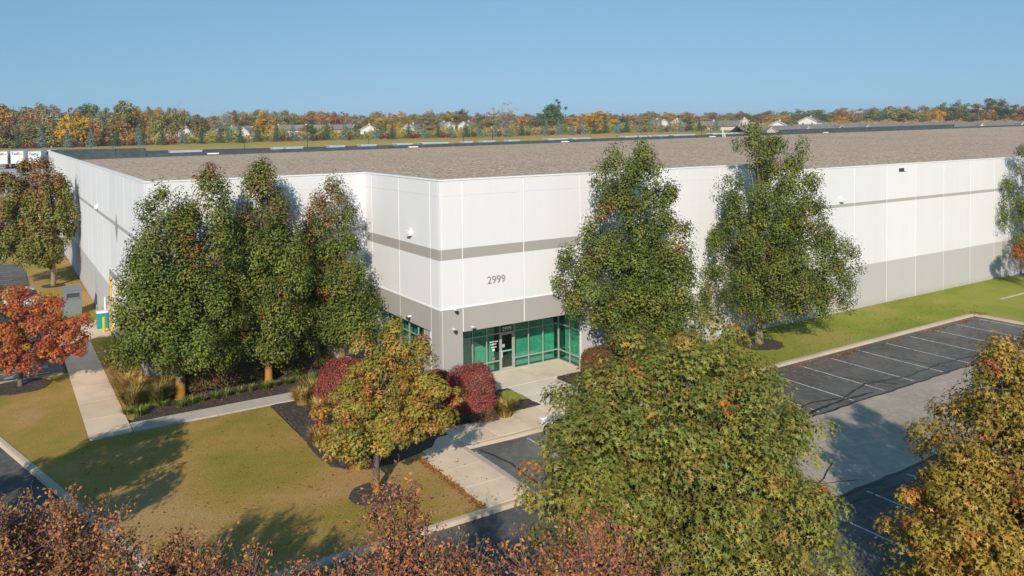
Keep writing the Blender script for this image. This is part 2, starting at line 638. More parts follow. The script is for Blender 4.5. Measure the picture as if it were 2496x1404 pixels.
# ------------------------------------------------------------------ foliage helpers
def leaf_object(name, P, N, size, col, mat, parent=None, kind='simple', aspect=0.62, seed=0, fold=0.18, loc=None):
    """P centres, N normals, size lengths, col colours -> one mesh of small leaf faces"""
    rng = np.random.default_rng(seed)
    n = len(P)
    N = N / (np.linalg.norm(N, axis=1, keepdims=True) + 1e-9)
    a = rng.normal(size=(n, 3))
    T = a - N * np.sum(a * N, axis=1, keepdims=True)
    T /= np.linalg.norm(T, axis=1, keepdims=True) + 1e-9
    B = np.cross(N, T)
    if kind == 'simple':
        co = np.array([(-.5, 0, 0), (-.02, -.5 * aspect, fold), (.5, 0, 0), (-.02, .5 * aspect, fold)])
        faces = np.array([(0, 1, 2), (0, 2, 3)])
    else:  # lobed oak leaf
        co = np.array([(-.5, 0, 0), (-.02, -.15, .03), (.56, 0, 0), (-.02, .15, .03), (-.22, 0, 0), (.10, -.44, .10), (.06, 0, 0), (.10, .44, .10)])
        faces = np.array([(0, 1, 2), (0, 2, 3), (4, 5, 6), (4, 6, 7)])
    k = len(co)
    V = P[:, None, :] + size[:, None, None] * (T[:, None, :] * co[None, :, 0:1] + B[:, None, :] * co[None, :, 1:2] + N[:, None, :] * co[None, :, 2:3])
    V = V.reshape(-1, 3)
    F = (faces[None, :, :] + (np.arange(n) * k)[:, None, None]).reshape(-1, 3)
    return tri_object(name, V, F, np.repeat(col, len(faces), axis=0), mat, parent, loc)


def tri_mesh(name, V, F, col, mat):
    me = bpy.data.meshes.new(name)
    me.vertices.add(len(V))
    me.vertices.foreach_set('co', np.ascontiguousarray(V, dtype=np.float32).ravel())
    me.loops.add(len(F) * 3)
    me.loops.foreach_set('vertex_index', np.ascontiguousarray(F, dtype=np.int32).ravel())
    me.polygons.add(len(F))
    me.polygons.foreach_set('loop_start', np.arange(0, len(F) * 3, 3, dtype=np.int32))
    me.update(calc_edges=True)
    if col is not None:
        at = me.attributes.new('Col', 'FLOAT_COLOR', 'FACE')
        c4 = np.ones((len(F), 4), dtype=np.float32)
        c4[:, :3] = col
        at.data.foreach_set('color', c4.ravel())
    me.materials.append(MATS[mat])
    return me


def tri_object(name, V, F, col, mat, parent=None, loc=None):
    o = bpy.data.objects.new(name, tri_mesh(name, V, F, col, mat))
    if loc is not None:
        o.location = loc
    return link(o, parent)


def lobe_profile(zf, peak, base=0.5, power=1.0):
    lo = base + (1 - base) * np.sin(np.pi / 2 * np.clip(zf / peak, 0, 1))
    hi = np.cos(np.pi / 2 * np.clip((zf - peak) / (1 - peak), 0, 1) ** power)
    return np.where(zf < peak, lo, np.maximum(hi, 0.05))


def crown_clumps(lobes, n, seed, shell=0.5, lump=0.22, bough=0.24):
    """lobes: (cx, cy, z0, z1, rx, ry, peak, base, power). returns clump centres, outward dirs"""
    rng = np.random.default_rng(seed)
    w = np.array([(l[3] - l[2]) * (l[4] + l[5]) for l in lobes])
    idx = rng.choice(len(lobes), size=n * 3, p=w / w.sum())
    L = np.array(lobes)[idx]
    zf = rng.random(n * 3)
    pr = lobe_profile(zf, L[:, 6], L[:, 7], L[:, 8])
    keep = rng.random(n * 3) < (0.12 + 0.88 * pr)
    L, zf, pr = L[keep][:n], zf[keep][:n], pr[keep][:n]
    m = len(L)
    an = rng.random(m) * 2 * np.pi
    ph = rng.random((len(lobes), 6)) * 6.28
    pj = ph[idx[keep][:n]]
    lum = 1 + lump * (np.sin(3 * an + pj[:, 0] + 5 * zf) * 0.5 + np.sin(5 * an + pj[:, 1] - 9 * zf) * 0.35 + np.sin(2 * an + 14 * zf + pj[:, 2]) * 0.4)
    rho = (1 - shell * rng.random(m) ** 1.7) * lum
    P = np.stack([L[:, 0] + np.cos(an) * L[:, 4] * pr * rho, L[:, 1] + np.sin(an) * L[:, 5] * pr * rho, L[:, 2] + zf * (L[:, 3] - L[:, 2])], 1)
    D = np.stack([np.cos(an), np.sin(an), 0.35 + 0.8 * (zf - 0.3)], 1)
    D /= np.linalg.norm(D, axis=1, keepdims=True)
    # gather clumps into boughs so that gaps open between them
    if bough > 0:
        bc = P[rng.choice(m, max(4, m // 10), replace=False)]
        nb = np.argmin(((P[:, None, :] - bc[None, :, :]) ** 2 * np.array([1, 1, 1.6])).sum(2), axis=1)
        P = P + (bc[nb] - P) * bough * np.array([1, 1, 1.15])
    return P, D


def clump_leaves(P, D, per, cr, seed, zs=1.0, up=0.6, out=0.6):
    """scatter leaves round each clump centre"""
    rng = np.random.default_rng(seed)
    n = len(P)
    r = cr * (0.65 + 0.7 * rng.random(n))
    a = rng.normal(size=(n, per, 3))
    a /= np.linalg.norm(a, axis=2, keepdims=True)
    rad = rng.random((n, per, 1)) ** 0.3
    off = a * rad * r[:, None, None]
    off[:, :, 2] *= zs
    Q = P[:, None, :] + off
    N = a * 1.0 + D[:, None, :] * out * 0.8 + np.array([0, 0, up * 0.8]) + rng.normal(size=(n, per, 3)) * 0.28
    ci = np.repeat(np.arange(n), per)
    return Q.reshape(-1, 3), N.reshape(-1, 3), ci


def palette(n, ci, nclump, cols, weights, seed, jitter=0.11, mixleaf=0.16):
    rng = np.random.default_rng(seed)
    cols = np.array(cols, float)
    w = np.array(weights, float)
    w /= w.sum()
    cc = rng.choice(len(cols), size=nclump, p=w)
    lc = cc[ci]
    sw = rng.random(n) < mixleaf
    k4 = min(4, len(cols))
    lc[sw] = rng.choice(k4, size=sw.sum(), p=w[:k4] / w[:k4].sum())
    c = cols[lc] * (1 + jitter * rng.normal(size=(n, 1)))
    c *= (1 + 0.15 * rng.normal(size=(nclump, 1)))[ci]
    return np.clip(c, 0.004, 0.9)


def limb_mesh(trunk, P, every, seed, r0=0.09, start=0.25, tw=0.012, sides=5, droop=0.0, reach=0.85):
    """tapered trunk plus limbs running out to some of the clumps"""
    rng = random.Random(seed)
    mb = MB()
    pts, rad = trunk
    mb.tube(pts, rad, 10)
    top = np.array(pts[-1])
    bot = np.array(pts[0])
    h = top[2] - bot[2]
    for k in range(0, len(P), every):
        q = P[k]
        zt = bot[2] + min(h * 0.97, max(h * start, (q[2] - bot[2]) * rng.uniform(0.45, 0.8)))
        # point on trunk at zt
        for a, b in zip(pts[:-1], pts[1:]):
            if a[2] <= zt <= b[2]:
                s = (zt - a[2]) / (b[2] - a[2] + 1e-9)
                p0 = np.array(a) * (1 - s) + np.array(b) * s
                break
        else:
            p0 = top
        q = p0 + (q - p0) * reach
        mid = p0 * 0.5 + q * 0.5 + np.array([rng.uniform(-.2, .2), rng.uniform(-.2, .2), rng.uniform(-0.1, .25) - droop])
        rr = r0 * rng.uniform(0.5, 1.0)
        mb.tube([p0, mid, q], [rr, rr * 0.55, tw], sides, False)
    return mb


PEAR = [(0.115, 0.155, 0.022), (0.16, 0.185, 0.026), (0.075, 0.115, 0.02), (0.20, 0.185, 0.034), (0.19, 0.115, 0.04), (0.42, 0.09, 0.02)]
PEARW = [34, 30, 22, 12, 4, 0.5]


def pear_tree(label, base, lobes, n, per, seed, group, clip=None, red_top=0.0, cols=PEAR, w=PEARW, leaf=0.128, trunk_r=0.2, cr=0.5, bark_m='bark_pear', out=0.0):
    root = empty('pear_tree', base)
    lobes = [(l[0] - NV[0] * out * 0.3, l[1] - NV[1] * out) + tuple(l[2:]) for l in lobes]   # crowns lean away from the wall
    tag(root, label, 'tree', group)
    P, D = crown_clumps(lobes, n, seed, 0.62, 0.2, 0.27)
    # cluster redder shoots near some of the tops
    Q, N, ci = clump_leaves(P, D, per, cr, seed + 1, 1.25, 0.45, 0.7)
    rng = np.random.default_rng(seed + 2)
    col = palette(len(Q), ci, len(P), cols, w, seed + 3)
    zt = max(l[3] for l in lobes)
    if red_top > 0:
        ph = rng.random(3) * 6
        f = np.sin(P[:, 0] * 0.9 + ph[0]) + np.sin(P[:, 1] * 0.8 + ph[1]) + np.sin(P[:, 2] * 0.7 + ph[2])
        s = (f * 0.25 + (P[:, 2] / zt - 0.62) * 1.7 + rng.normal(size=len(P)) * 0.22) > (0.85 - red_top)
        redc = np.array([(0.25, 0.125, 0.055), (0.23, 0.15, 0.05), (0.28, 0.11, 0.055)])
        m = s[ci] & (rng.random(len(Q)) < 0.8)
        col[m] = redc[rng.integers(0, 3, m.sum())] * (1 + 0.2 * rng.normal(size=(m.sum(), 1)))
    col = np.clip(col, 0.005, 0.8)
    W = Q + np.array(base)
    keep = np.ones(len(Q), bool)
    if clip:
        keep = clip(W)
    sz = leaf * (0.7 + 0.6 * rng.random(len(Q)))
    leaf_object('crown', Q[keep], N[keep], sz[keep], col[keep], 'leaf', root, 'simple', 0.72, seed + 4)
    zmax = zt * 0.8
    tr = ([(0, 0, -0.1), (0.01, 0, 0.35), (0.03, 0.0, 1.4), (0.05, 0.02, 2.6), (0.1, 0, 5.0), (0.12, 0.0, zmax)],
          [trunk_r * 1.45, trunk_r * 1.08, trunk_r, trunk_r * 0.85, trunk_r * 0.5, 0.03])
    kp = P if clip is None else P[clip(P + np.array(base))]
    limb_mesh(tr, kp, 6, seed, 0.07, 0.12).build('trunk', bark_m, root, True)
    return root


def oak_tree(name, label, base, lobes, n, per, seed, cols, w, leaf=0.17, trunk_r=0.16, trunk_h=None, group=None, cr=0.45, bark_m='bark_oak', kind='oak', shell=0.6, accents=None, lump=0.25, every=3, up=0.7, zs=0.8, mat='leaf'):
    root = empty(name, base)
    tag(root, label, 'tree', group)
    P, D = crown_clumps(lobes, n, seed, shell, lump)
    Q, N, ci = clump_leaves(P, D, per, cr, seed + 1, zs, up, 0.5)
    rng = np.random.default_rng(seed + 2)
    col = palette(len(Q), ci, len(P), cols, w, seed + 3)
    if accents:
        frac, acols = accents
        s = rng.random(len(P)) < frac
        m = s[ci] & (rng.random(len(Q)) < 0.5) & (np.linalg.norm(Q - P[ci], axis=1) < cr * 0.8)
        ac = np.array(acols)
        col[m] = ac[rng.integers(0, len(ac), m.sum())]
    sz = leaf * (0.65 + 0.7 * rng.random(len(Q)))
    leaf_object('crown', Q, N, sz, col, mat, root, kind, 0.6, seed + 4)
    zt = max(l[3] for l in lobes)
    h = trunk_h or zt * 0.85
    tr = ([(0, 0, -0.1), (0, 0, 0.25), (0.02, 0.01, h * 0.25), (0.05, 0, h * 0.5), (0.03, 0.04, h * 0.75), (0.08, 0, h)],
          [trunk_r * 1.5, trunk_r * 1.1, trunk_r, trunk_r * 0.75, trunk_r * 0.45, 0.02])
    limb_mesh(tr, P, every, seed, trunk_r * 0.38, 0.18).build('trunk', bark_m, root, True)
    return root


# ==================================================================== THE SETTING
def smooth(x, a, b):
    t = np.clip((x - a) / (b - a), 0, 1)
    return t * t * (3 - 2 * t)


ROWD = np.array([0.926, 0.377])
ROWN = np.array([-0.377, 0.926])


def terrain(x, y):
    s = ROWN[0] * x + ROWN[1] * y
    t = ROWD[0] * x + ROWD[1] * y
    zb = 9.9 + 2.5 * np.clip((t + 45.7) / 278.5, -0.3, 1.2)
    z = 5.9 * smooth(s, 150, 212) + (zb - 5.9) * smooth(s, 252, 273) + 1.2 * smooth(s, 300, 600)
    z = z + 0.35 * np.sin(t * 0.045) * np.sin(s * 0.03) * smooth(s, 240, 320)
    return z


# ground: one sheet to the horizon, finer where it is seen
gx = np.concatenate([np.linspace(-5000, -700, 12), np.linspace(-600, 600, 121), np.linspace(700, 5000, 12)])
gy = np.concatenate([np.linspace(-300, 90, 20), np.linspace(100, 640, 136), np.linspace(700, 7000, 18)])
XX, YY = np.meshgrid(gx, gy)
ZZ = terrain(XX, YY) - 0.17
V = np.stack([XX.ravel(), YY.ravel(), ZZ.ravel()], 1)
nx, ny = len(gx), len(gy)
ii = (np.arange(ny - 1)[:, None] * nx + np.arange(nx - 1)[None, :]).ravel()
F = np.concatenate([np.stack([ii, ii + 1, ii + nx + 1], 1), np.stack([ii, ii + nx + 1, ii + nx], 1)])
go = tri_object('ground', V, F, None, 'field')
go.data.polygons.foreach_set('use_smooth', [True] * len(go.data.polygons))
tag(go, kind='structure')

fnU = lambda a, b, z: U(a, b, z)


def sheet(name, pts, z, mat, parent=None, thick=0.0):
    """flat sheet in site coordinates"""
    mb = MB()
    if thick:
        mb.prism(pts, z - thick, z, fnU)
    else:
        n = len(pts)
        a = sum(pts[i][0] * pts[(i + 1) % n][1] - pts[(i + 1) % n][0] * pts[i][1] for i in range(n))
        mb.poly([U(p[0], p[1], z) for p in (pts if a > 0 else pts[::-1])])
    return mb.build(name, mat, parent)


def struct(o):
    o['kind'] = 'structure'
    return o


AZ = -0.12
# asphalt all round, then the special strips above it
struct(sheet('driveway', [(-70, -25.0), (75, -25.0), (75, 60), (-70, 60)], AZ, 'asphalt_dark'))
parking = struct(sheet('parking_lot', [(-2.3, -6.2), (41.9, -6.2), (41.9, -12.55), (-2.3, -12.55)], AZ + 0.004, 'asphalt'))
struct(sheet('drive_aisle', [(3.0, -12.5), (75, -12.5), (75, -18.6), (3.0, -18.6)], AZ + 0.008, 'aisle_grey'))
left_lot = struct(sheet('side_parking_lot', [(-60, 17.2), (-16.55, 17.2), (-16.55, 46.5), (-17.2, 48.5), (-17.4, 67), (-60, 67)], AZ + 0.004, 'asphalt'))
# street verge where the near trees stand
struct(sheet('verge', [(-90, -20.2), (-1.0, -20.2), (0.5, -24.2), (90, -24.2), (90, -40), (-90, -40)], -0.02, 'lawn_olive', None, 0.12))

# truck court that climbs behind the side lot
q = np.array([[x, y] for y in np.linspace(118, 214, 25) for x in np.linspace(-190, -72, 25)])
qz = terrain(q[:, 0], q[:, 1]) - 0.05
V = np.column_stack([q, qz])
ii = (np.arange(24)[:, None] * 25 + np.arange(24)[None, :]).ravel()
F = np.concatenate([np.stack([ii, ii + 1, ii + 26], 1), np.stack([ii, ii + 26, ii + 25], 1)])
struct(tri_object('truck_court', V, F, None, 'court_concrete'))

# lawns
front_lawn = [(-60, 60), (-60, 16.8), (-19.9, 16.8), (-22.3, 16.0)]
LAWN_F = [(-16.3, 17.0), (-30, 17.0), (-30, 15.5), (-22.0, 15.2), (-21.4, 13.5), (-18.05, 0.5), (-15.5, -9.4), (-14.6, -11.0), (-13.0, -11.75), (-4.35, -11.75), (-3.4, -5.4), (-7.9, -3.0), (-7.9, 4.3), (-16.3, 4.3)]
struct(sheet('lawn', LAWN_F, 0.0, 'lawn_olive', None, 0.1))
struct(sheet('lawn', [(9.2, -5.95), (60, -5.95), (60, -0.02), (9.2, -0.02)], 0.0, 'lawn_green', None, 0.1))
struct(sheet('lawn', [(42.2, -5.95), (60, -5.95), (60, -18.5), (42.2, -18.5)], -0.003, 'lawn_green', None, 0.1))
struct(sheet('lawn', [(-14.4, 6.5), (-12.9, 6.5), (-12.9, 25), (-14.4, 25)], -0.004, 'lawn_olive', None, 0.1))
struct(sheet('lawn', [(-16.5, 31.2), (-12.92, 31.2), (-12.92, 110), (-17.1, 110), (-17.1, 50), (-16.5, 46.5)], 0.0, 'lawn_olive', None, 0.1))
struct(sheet('lawn', [(-60, 48.0), (-17.1, 48.0), (-17.1, 50.2), (-60, 50.2)], 0.002, 'lawn_olive', None, 0.1))
struct(sheet('lawn', [(2.7, -2.4), (3.84, -2.6), (3.84, -0.9), (3.0, -0.8)], 0.042, 'lawn_green', None, 0.08))

# mulch beds, slightly domed sheets with ragged rims
def mulch(pts, z=0.03, name='mulch_bed'):
    rng = random.Random(len(pts) + int(pts[0][0] * 7))
    out = []
    for i in range(len(pts)):
        a, b = np.array(pts[i]), np.array(pts[(i + 1) % len(pts)])
        m = max(1, int(np.linalg.norm(b - a) / 0.35))
        for k in range(m):
            p = a + (b - a) * k / m
            out.append((p[0] + rng.uniform(-.05, .05), p[1] + rng.uniform(-.05, .05)))
    return struct(sheet(name, out, z, 'mulch', None, 0.06))


mulch([(-14.35, 5.75), (-1.0, 5.9), (-0.03, 6.2), (-0.03, 9.93), (-13.0, 9.93), (-13.4, 8.6)], 0.03)
mulch([(-7.9, 4.25), (-7.75, 0.6), (-8.05, -3.2), (-7.9, -4.8), (-7.3, -5.8), (-5.6, -6.1), (-3.4, -5.5), (-2.2, -3.9), (3.84, -3.72), (3.84, -0.5), (1.35, -0.5), (1.35, -0.1), (-0.05, -0.1), (-0.05, 4.25)], 0.034)
mulch([(7.1, -3.9), (9.0, -5.3), (12.9, -5.2), (13.6, -3.0), (12.8, -0.05), (9.45, -0.05), (7.3, -0.45)], 0.03)
def ring(c, rx, ry, n=30):
    rng = random.Random(int(c[0] * 13))
    return [(c[0] + math.cos(2 * math.pi * k / n) * rx * rng.uniform(.93, 1.07), c[1] + math.sin(2 * math.pi * k / n) * ry * rng.uniform(.93, 1.07)) for k in range(n)]
for c, r in (((-18.8, 15.6), 1.5), ((-7.36, -8.36), 1.05), ((22.3, -2.5), 1.5), ((-15.3, 48.9), 1.0)):
    mulch(ring(c, r, r), 0.04, 'mulch_ring')

# walks: a bed of concrete with single slabs on it
def walk(name, x0, x1, y0, y1, nx, ny, mat, z=0.03, gap=0.018):
    root = sheet(name, [(x0 + .01, y0 + .01), (x1 - .01, y0 + .01), (x1 - .01, y1 - .01), (x0 + .01, y1 - .01)], z - 0.02, 'joint_dark', None, 0.1)
    struct(root)
    sx, sy = (x1 - x0) / nx, (y1 - y0) / ny
    mb = MB()
    ang = YB
    mb.box(-sx / 2 + gap / 2, sx / 2 - gap / 2, -sy / 2 + gap / 2, sy / 2 - gap / 2, -0.08, 0)
    me = mb.mesh('slab', mat)
    for i in range(nx):
        for j in range(ny):
            o = share('slab', me, root, tuple(U(x0 + sx * (i + .5), y0 + sy * (j + .5), z)), YB)
            b = o.modifiers.new('bevel', 'BEVEL')
            b.width = 0.006
    return root


walk('side_walk', -16.3, -14.42, 4.45, 25.0, 1, 7, 'walk_tan')
walk('side_walk', -16.3, -12.95, 25.02, 31.2, 2, 3, 'walk_tan')
walk('cross_walk', -14.40, -2.6, 4.42, 5.72, 6, 1, 'walk_grey', 0.032)
walk('entry_walk', -2.05, 7.15, -6.15, -3.75, 5, 1, 'walk_tan')
walk('entry_walk', -4.3, -2.3, -11.8, -6.17, 1, 3, 'walk_tan', 0.028)
walk('entry_walk', -4.0, -2.07, -6.15, -4.6, 1, 1, 'walk_tan', 0.03)
walk('door_walk', 3.85, 7.1, -3.73, -0.45, 1, 2, 'walk_pale')
walk('porch', 1.38, 9.4, -0.43, 2.28, 3, 1, 'walk_pale', 0.036)

# kerbs: extruded profile along a line, split in cast lengths
def kerb(pts, width=0.28, side=1, top=0.035, name='kerb'):
    P = [np.array(p, float) for p in pts]
    mb = MB()
    prof = [(0, AZ - 0.05), (0, top), (width * 0.75, top - 0.004), (width, top - 0.035), (width + 0.04, AZ - 0.05)]
    nrm = []
    for i in range(len(P)):
        d = P[min(i + 1, len(P) - 1)] - P[max(i - 1, 0)]
        d /= np.linalg.norm(d)
        nrm.append(np.array([-d[1], d[0]]) * side)
    rows = [[U(*(P[i] + nrm[i] * w), z) for w, z in prof] for i in range(len(P))]
    for i in range(len(P) - 1):
        for k in range(len(prof) - 1):
            q = [rows[i][k], rows[i + 1][k], rows[i + 1][k + 1], rows[i][k + 1]]
            mb.poly(q if side < 0 else q[::-1])
    for r in (rows[0], rows[-1]):
        mb.poly(r)
    return struct(mb.build(name, 'kerb_mat'))


def seg(a, b, n):
    return [(a[0] + (b[0] - a[0]) * k / n, a[1] + (b[1] - a[1]) * k / n) for k in range(n + 1)]
arc = [(41.9 + 0.3 * math.sin(t) - 0.0, -6.25 + 0.3 * math.cos(t)) for t in np.linspace(0, math.pi / 2, 5)]
kerb(seg((9.0, -5.95), (41.9, -5.95), 12) + arc[1:] + seg((42.2, -6.3), (42.2, -12.5), 4)[1:], 0.28, -1)
kerb([(-21.4, 13.5), (-18.05, 0.5), (-15.5, -9.4), (-15.0, -10.4), (-14.2, -11.2), (-13.0, -11.75)] + seg((-13.0, -11.75), (-4.3, -11.85), 4)[1:] + [(-3.0, -11.85), (-2.5, -11.6), (-2.28, -11.0), (-2.28, -6.2)] + seg((-2.28, -6.2), (9.0, -6.2), 4)[1:], 0.25, -1)
kerb(seg((-16.55, 17.1), (-30, 17.1), 4), 0.2, -1)
kerb([(-30, 48.0), (-17.4, 48.0), (-16.8, 47.4), (-16.5, 46.3), (-16.45, 31.2)], 0.2, -1)
kerb(seg((49.0, -4.6), (60, -4.6), 3), 0.2, -1)

# painted stall lines
def line(parent, a, b, w=0.1, z=AZ + 0.012):
    a, b = np.array(a, float), np.array(b, float)
    d = (b - a) / np.linalg.norm(b - a)
    nn = np.array([-d[1], d[0]]) * w / 2
    mb = MB()
    mb.poly([U(*(a - nn), z), U(*(b - nn), z), U(*(b + nn), z), U(*(a + nn), z)])
    return mb.build('stall_line', 'line_paint', parent)


for u_ in (-1.9, 0.95, 3.8, 6.6, 9.4, 12.3, 15.1, 18.0, 20.8, 23.65, 26.6, 29.6, 32.5, 35.4, 38.3, 41.2):
    line(parking, (u_, -6.75), (u_ - 0.05, -12.3))
for v_ in (18.3, 19.5, 22.2, 24.9, 27.6, 30.3, 33.0, 35.7, 38.4, 41.1, 43.8):
    line(left_lot, (-17.2, v_), (-22.6, v_))
line(left_lot, (-17.2, 19.9), (-19.6, 18.3))
line(left_lot, (-19.6, 18.3), (-30, 18.0))
for v_ in (53, 55.7, 58.4, 61.1):
    line(left_lot, (-18.4, v_), (-23.6, v_))

for u_ in (6.2, 9.0, 11.8, 14.6, 17.4, 20.2):
    line(parking, (u_, -18.9), (u_, -23.8))

# tarred cracks
cr = MB()
crng = random.Random(5)


def crack(pts, w, z=AZ + 0.016):
    P = []
    for a, b in zip(pts[:-1], pts[1:]):
        a, b = np.array(a), np.array(b)
        m = max(2, int(np.linalg.norm(b - a) / 0.5))
        for k in range(m):
            P.append(a + (b - a) * k / m + np.array([crng.uniform(-.06, .06), crng.uniform(-.06, .06)]))
    P.append(np.array(pts[-1]))
    for i in range(len(P) - 1):
        d = P[i + 1] - P[i]
        d = d / (np.linalg.norm(d) + 1e-9)
        nn = np.array([-d[1], d[0]]) * w / 2 * crng.uniform(.7, 1.2)
        cr.poly([U(*(P[i] - nn), z), U(*(P[i + 1] - nn), z), U(*(P[i + 1] + nn), z), U(*(P[i] + nn), z)])


crack([(10, -12.55), (26, -12.5), (41, -12.6)], 0.14)
crack([(12, -11.9), (16, -11.2), (18, -11.7), (21, -11.0), (24, -11.6), (28, -11.3), (33, -11.8)], 0.12)
crack([(13, -12.3), (17.5, -11.9), (20, -12.1)], 0.16)
crack([(21, -9.6), (22.4, -12.2)], 0.1)
crack([(15.6, -8.0), (14.9, -12.2)], 0.08)
crack([(27, -8.7), (27.6, -12.0)], 0.08)
crack([(-1.6, -6.6), (-1.2, -8.6), (-1.4, -11.2)], 0.11)
crack([(-1.4, -11.2), (0.4, -9.6), (1.2, -10.6)], 0.1)
crack([(-2.2, -12.3), (3, -13.4), (9, -13.2)], 0.12)
crack([(3, -18.6), (20, -18.55), (40, -18.6)], 0.16)
crack([(7.6, -17.6), (10.4, -16.4)], 0.06)
crack([(8.0, -17.5), (9.6, -18.1)], 0.05)
crack([(4, -19.3), (8.2, -19.1), (12, -19.5)], 0.1)
crack([(-17.9, -0.4), (-15.0, -11.2)], 0.25)
crack([(-17.2, -3.0), (-22, -4.4), (-28, -4.0)], 0.13)
crack([(-18.6, 1.6), (-19.5, -5), (-18.8, -10)], 0.12)
struct(cr.build('crack_sealing', 'crack_seal', parking))['kind'] = 'stuff'

# ==================================================================== WAREHOUSE
R1, R2 = 11.66, 11.08
bw = empty('warehouse', tuple(U(0, 0, 0)), YB)
tag(bw, 'long white tilt-up warehouse with grey bands and green glass corner entrance', 'warehouse')
# local frame of the warehouse: x = along front, y = into building


def part(mb, name, mat, parent=bw, smooth=False, bevel=0.0):
    return mb.build(name, mat, parent, smooth, bevel)


JG = 0.036   # half joint
def panel_mesh(w, segs, mat):
    mb = MB()
    for z0, z1 in segs:
        mb.box(JG, w - JG, 0.0, 0.2, z0, z1)
    return mb.mesh('wall_panel', mat)


_pm = {}
def panel(a, b, v, segs, mat, axis='u'):
    """axis u: face towards -v at y=v ; axis v: face towards -u at x=v (a..b run along y)"""
    w = round(b - a, 3)
    key = (w, tuple(segs), mat)
    if key not in _pm:
        _pm[key] = panel_mesh(w, segs, mat)
    if axis == 'u':
        o = share('wall_panel', _pm[key], bw, (a, v, 0))
    else:
        o = share('wall_panel', _pm[key], bw, (v, b, 0), -math.pi / 2)
    return o


ES = ((-0.1, 10.82), (10.84, R1))
ESO = ((3.42, 10.82), (10.84, R1))
# entrance front
for a, b, o in ((0.10, 1.38, 0), (1.38, 5.36, 1), (5.36, 9.40, 1), (9.40, 13.35, 0), (13.35, 17.33, 0), (17.33, 21.3, 0), (21.3, 25.3, 0)):
    panel(a, b, 0.0, ESO if o else ES, 'paint_entry' if a < 9.3 else 'paint_mid')
# corner post
mb = MB(); mb.box(0.0, 0.10, 0.0, 0.10, -0.1, R1); part(mb, 'corner_post', 'paint_entry')
# entrance side (faces left)
for a, b, o in ((0.10, 1.08, 0), (1.08, 5.04, 1), (5.04, 8.97, 1), (8.97, 9.95, 0)):
    panel(a, b, 0.0, ES if not o else ESO, 'paint_entry', 'v')
# left part of the front, set back
for a, b in ((-12.79, -10.2), (-10.2, -7.65), (-7.65, -5.11), (-5.11, -2.57), (-2.57, 0.2)):
    panel(a, b, 9.954, ES, 'paint_main')
mb = MB(); mb.box(-12.887, -12.787, 9.954, 10.054, -0.1, R1); part(mb, 'corner_post', 'paint_main')
# left flank
v_ = 10.054
while v_ < 97:
    b = min(v_ + 3.985, 97.75)
    if 22.0 < v_ < 24.5:
        panel(v_, b, -12.887, ((4.42, R1),), 'paint_main', 'v')
    else:
        panel(v_, b, -12.887, ((-0.1, R1),), 'paint_main', 'v')
    v_ += 3.985
# right part of the front (lower parapet)
u_ = 25.3
for b in (29.4, 31.9, 36.26, 40.56, 44.71, 48.96, 53.31, 57.5, 61.7, 66.0):
    panel(u_, b, 0.0, ((-0.1, R2),), 'paint_main')
    u_ = b
# joint backing just behind the panels
mb = MB()
for x0, x1, top in ((0.02, 1.36, R1 - .02), (9.42, 25.28, R1 - .02), (25.3, 66, R2 - .02)):
    mb.box(x0, x1, 0.02, 0.19, -0.1, top)
mb.box(1.36, 9.42, 0.02, 0.19, 3.44, R1 - .02)
mb.box(0.02, 0.19, 0.195, 1.29, -0.1, R1 - .02)
mb.box(0.02, 0.19, 8.52, 9.93, -0.1, R1 - .02)
mb.box(0.02, 0.19, 1.29, 8.52, 3.44, R1 - .02)
mb.box(-12.86, 0.18, 9.974, 10.14, -0.1, R1 - .02)
mb.box(-12.867, -12.70, 10.145, 97.7, 4.44, R1 - .02)
mb.box(-12.867, -12.70, 10.145, 22.1, -0.1, 4.44)
mb.box(-12.867, -12.70, 26.05, 97.7, -0.1, 4.44)
part(mb, 'joint_backing', 'joint_white')
# bright drip ledge over the grey entrance band
mb = MB()
mb.box(-0.03, 9.42, -0.03, -0.002, 4.735, 4.80)
mb.box(-0.03, -0.002, -0.002, 9.9, 4.735, 4.80)
part(mb, 'band_ledge', 'coping_white')
# copings
mb = MB()
mb.box(-0.04, 25.3, -0.04, 0.26, R1, R1 + 0.07)
mb.box(-0.04, 0.26, 0.26, 9.9, R1, R1 + 0.07)
mb.box(-12.93, 0.26, 9.91, 10.2, R1 + 0.001, R1 + 0.07)
mb.box(-12.93, -12.63, 10.2, 97.8, R1, R1 + 0.07)
mb.box(25.31, 66, -0.04, 0.26, R2, R2 + 0.07)
part(mb, 'coping', 'coping_white')
mb = MB()
mb.box(25.1, 25.3, 0.2, 0.26, R2 - 0.6, R1)
part(mb, 'parapet_return', 'joint_white')
# roof surface
def rz(u, v):
    f = max(0.0, min(1.0, v / 97.7))
    return 10.75 * (1 - f) + (10.35 + 0.0088 * u) * f
mb = MB()
us = [-12.7, 0.2, 14, 30, 48, 66, 100, 150, 200, 290]
vs = [0.2, 10.1, 25, 45, 65, 80, 97.7]
for i in range(len(us) - 1):
    for j in range(len(vs) - 1):
        if i == 0 and j == 0:
            continue
        a, b, c, d = us[i], us[i + 1], vs[j], vs[j + 1]
        mb.poly([(a, c, rz(a, c)), (b, c, rz(b, c)), (b, d, rz(b, d)), (a, d, rz(a, d))])
part(mb, 'roof', 'roof_gravel')
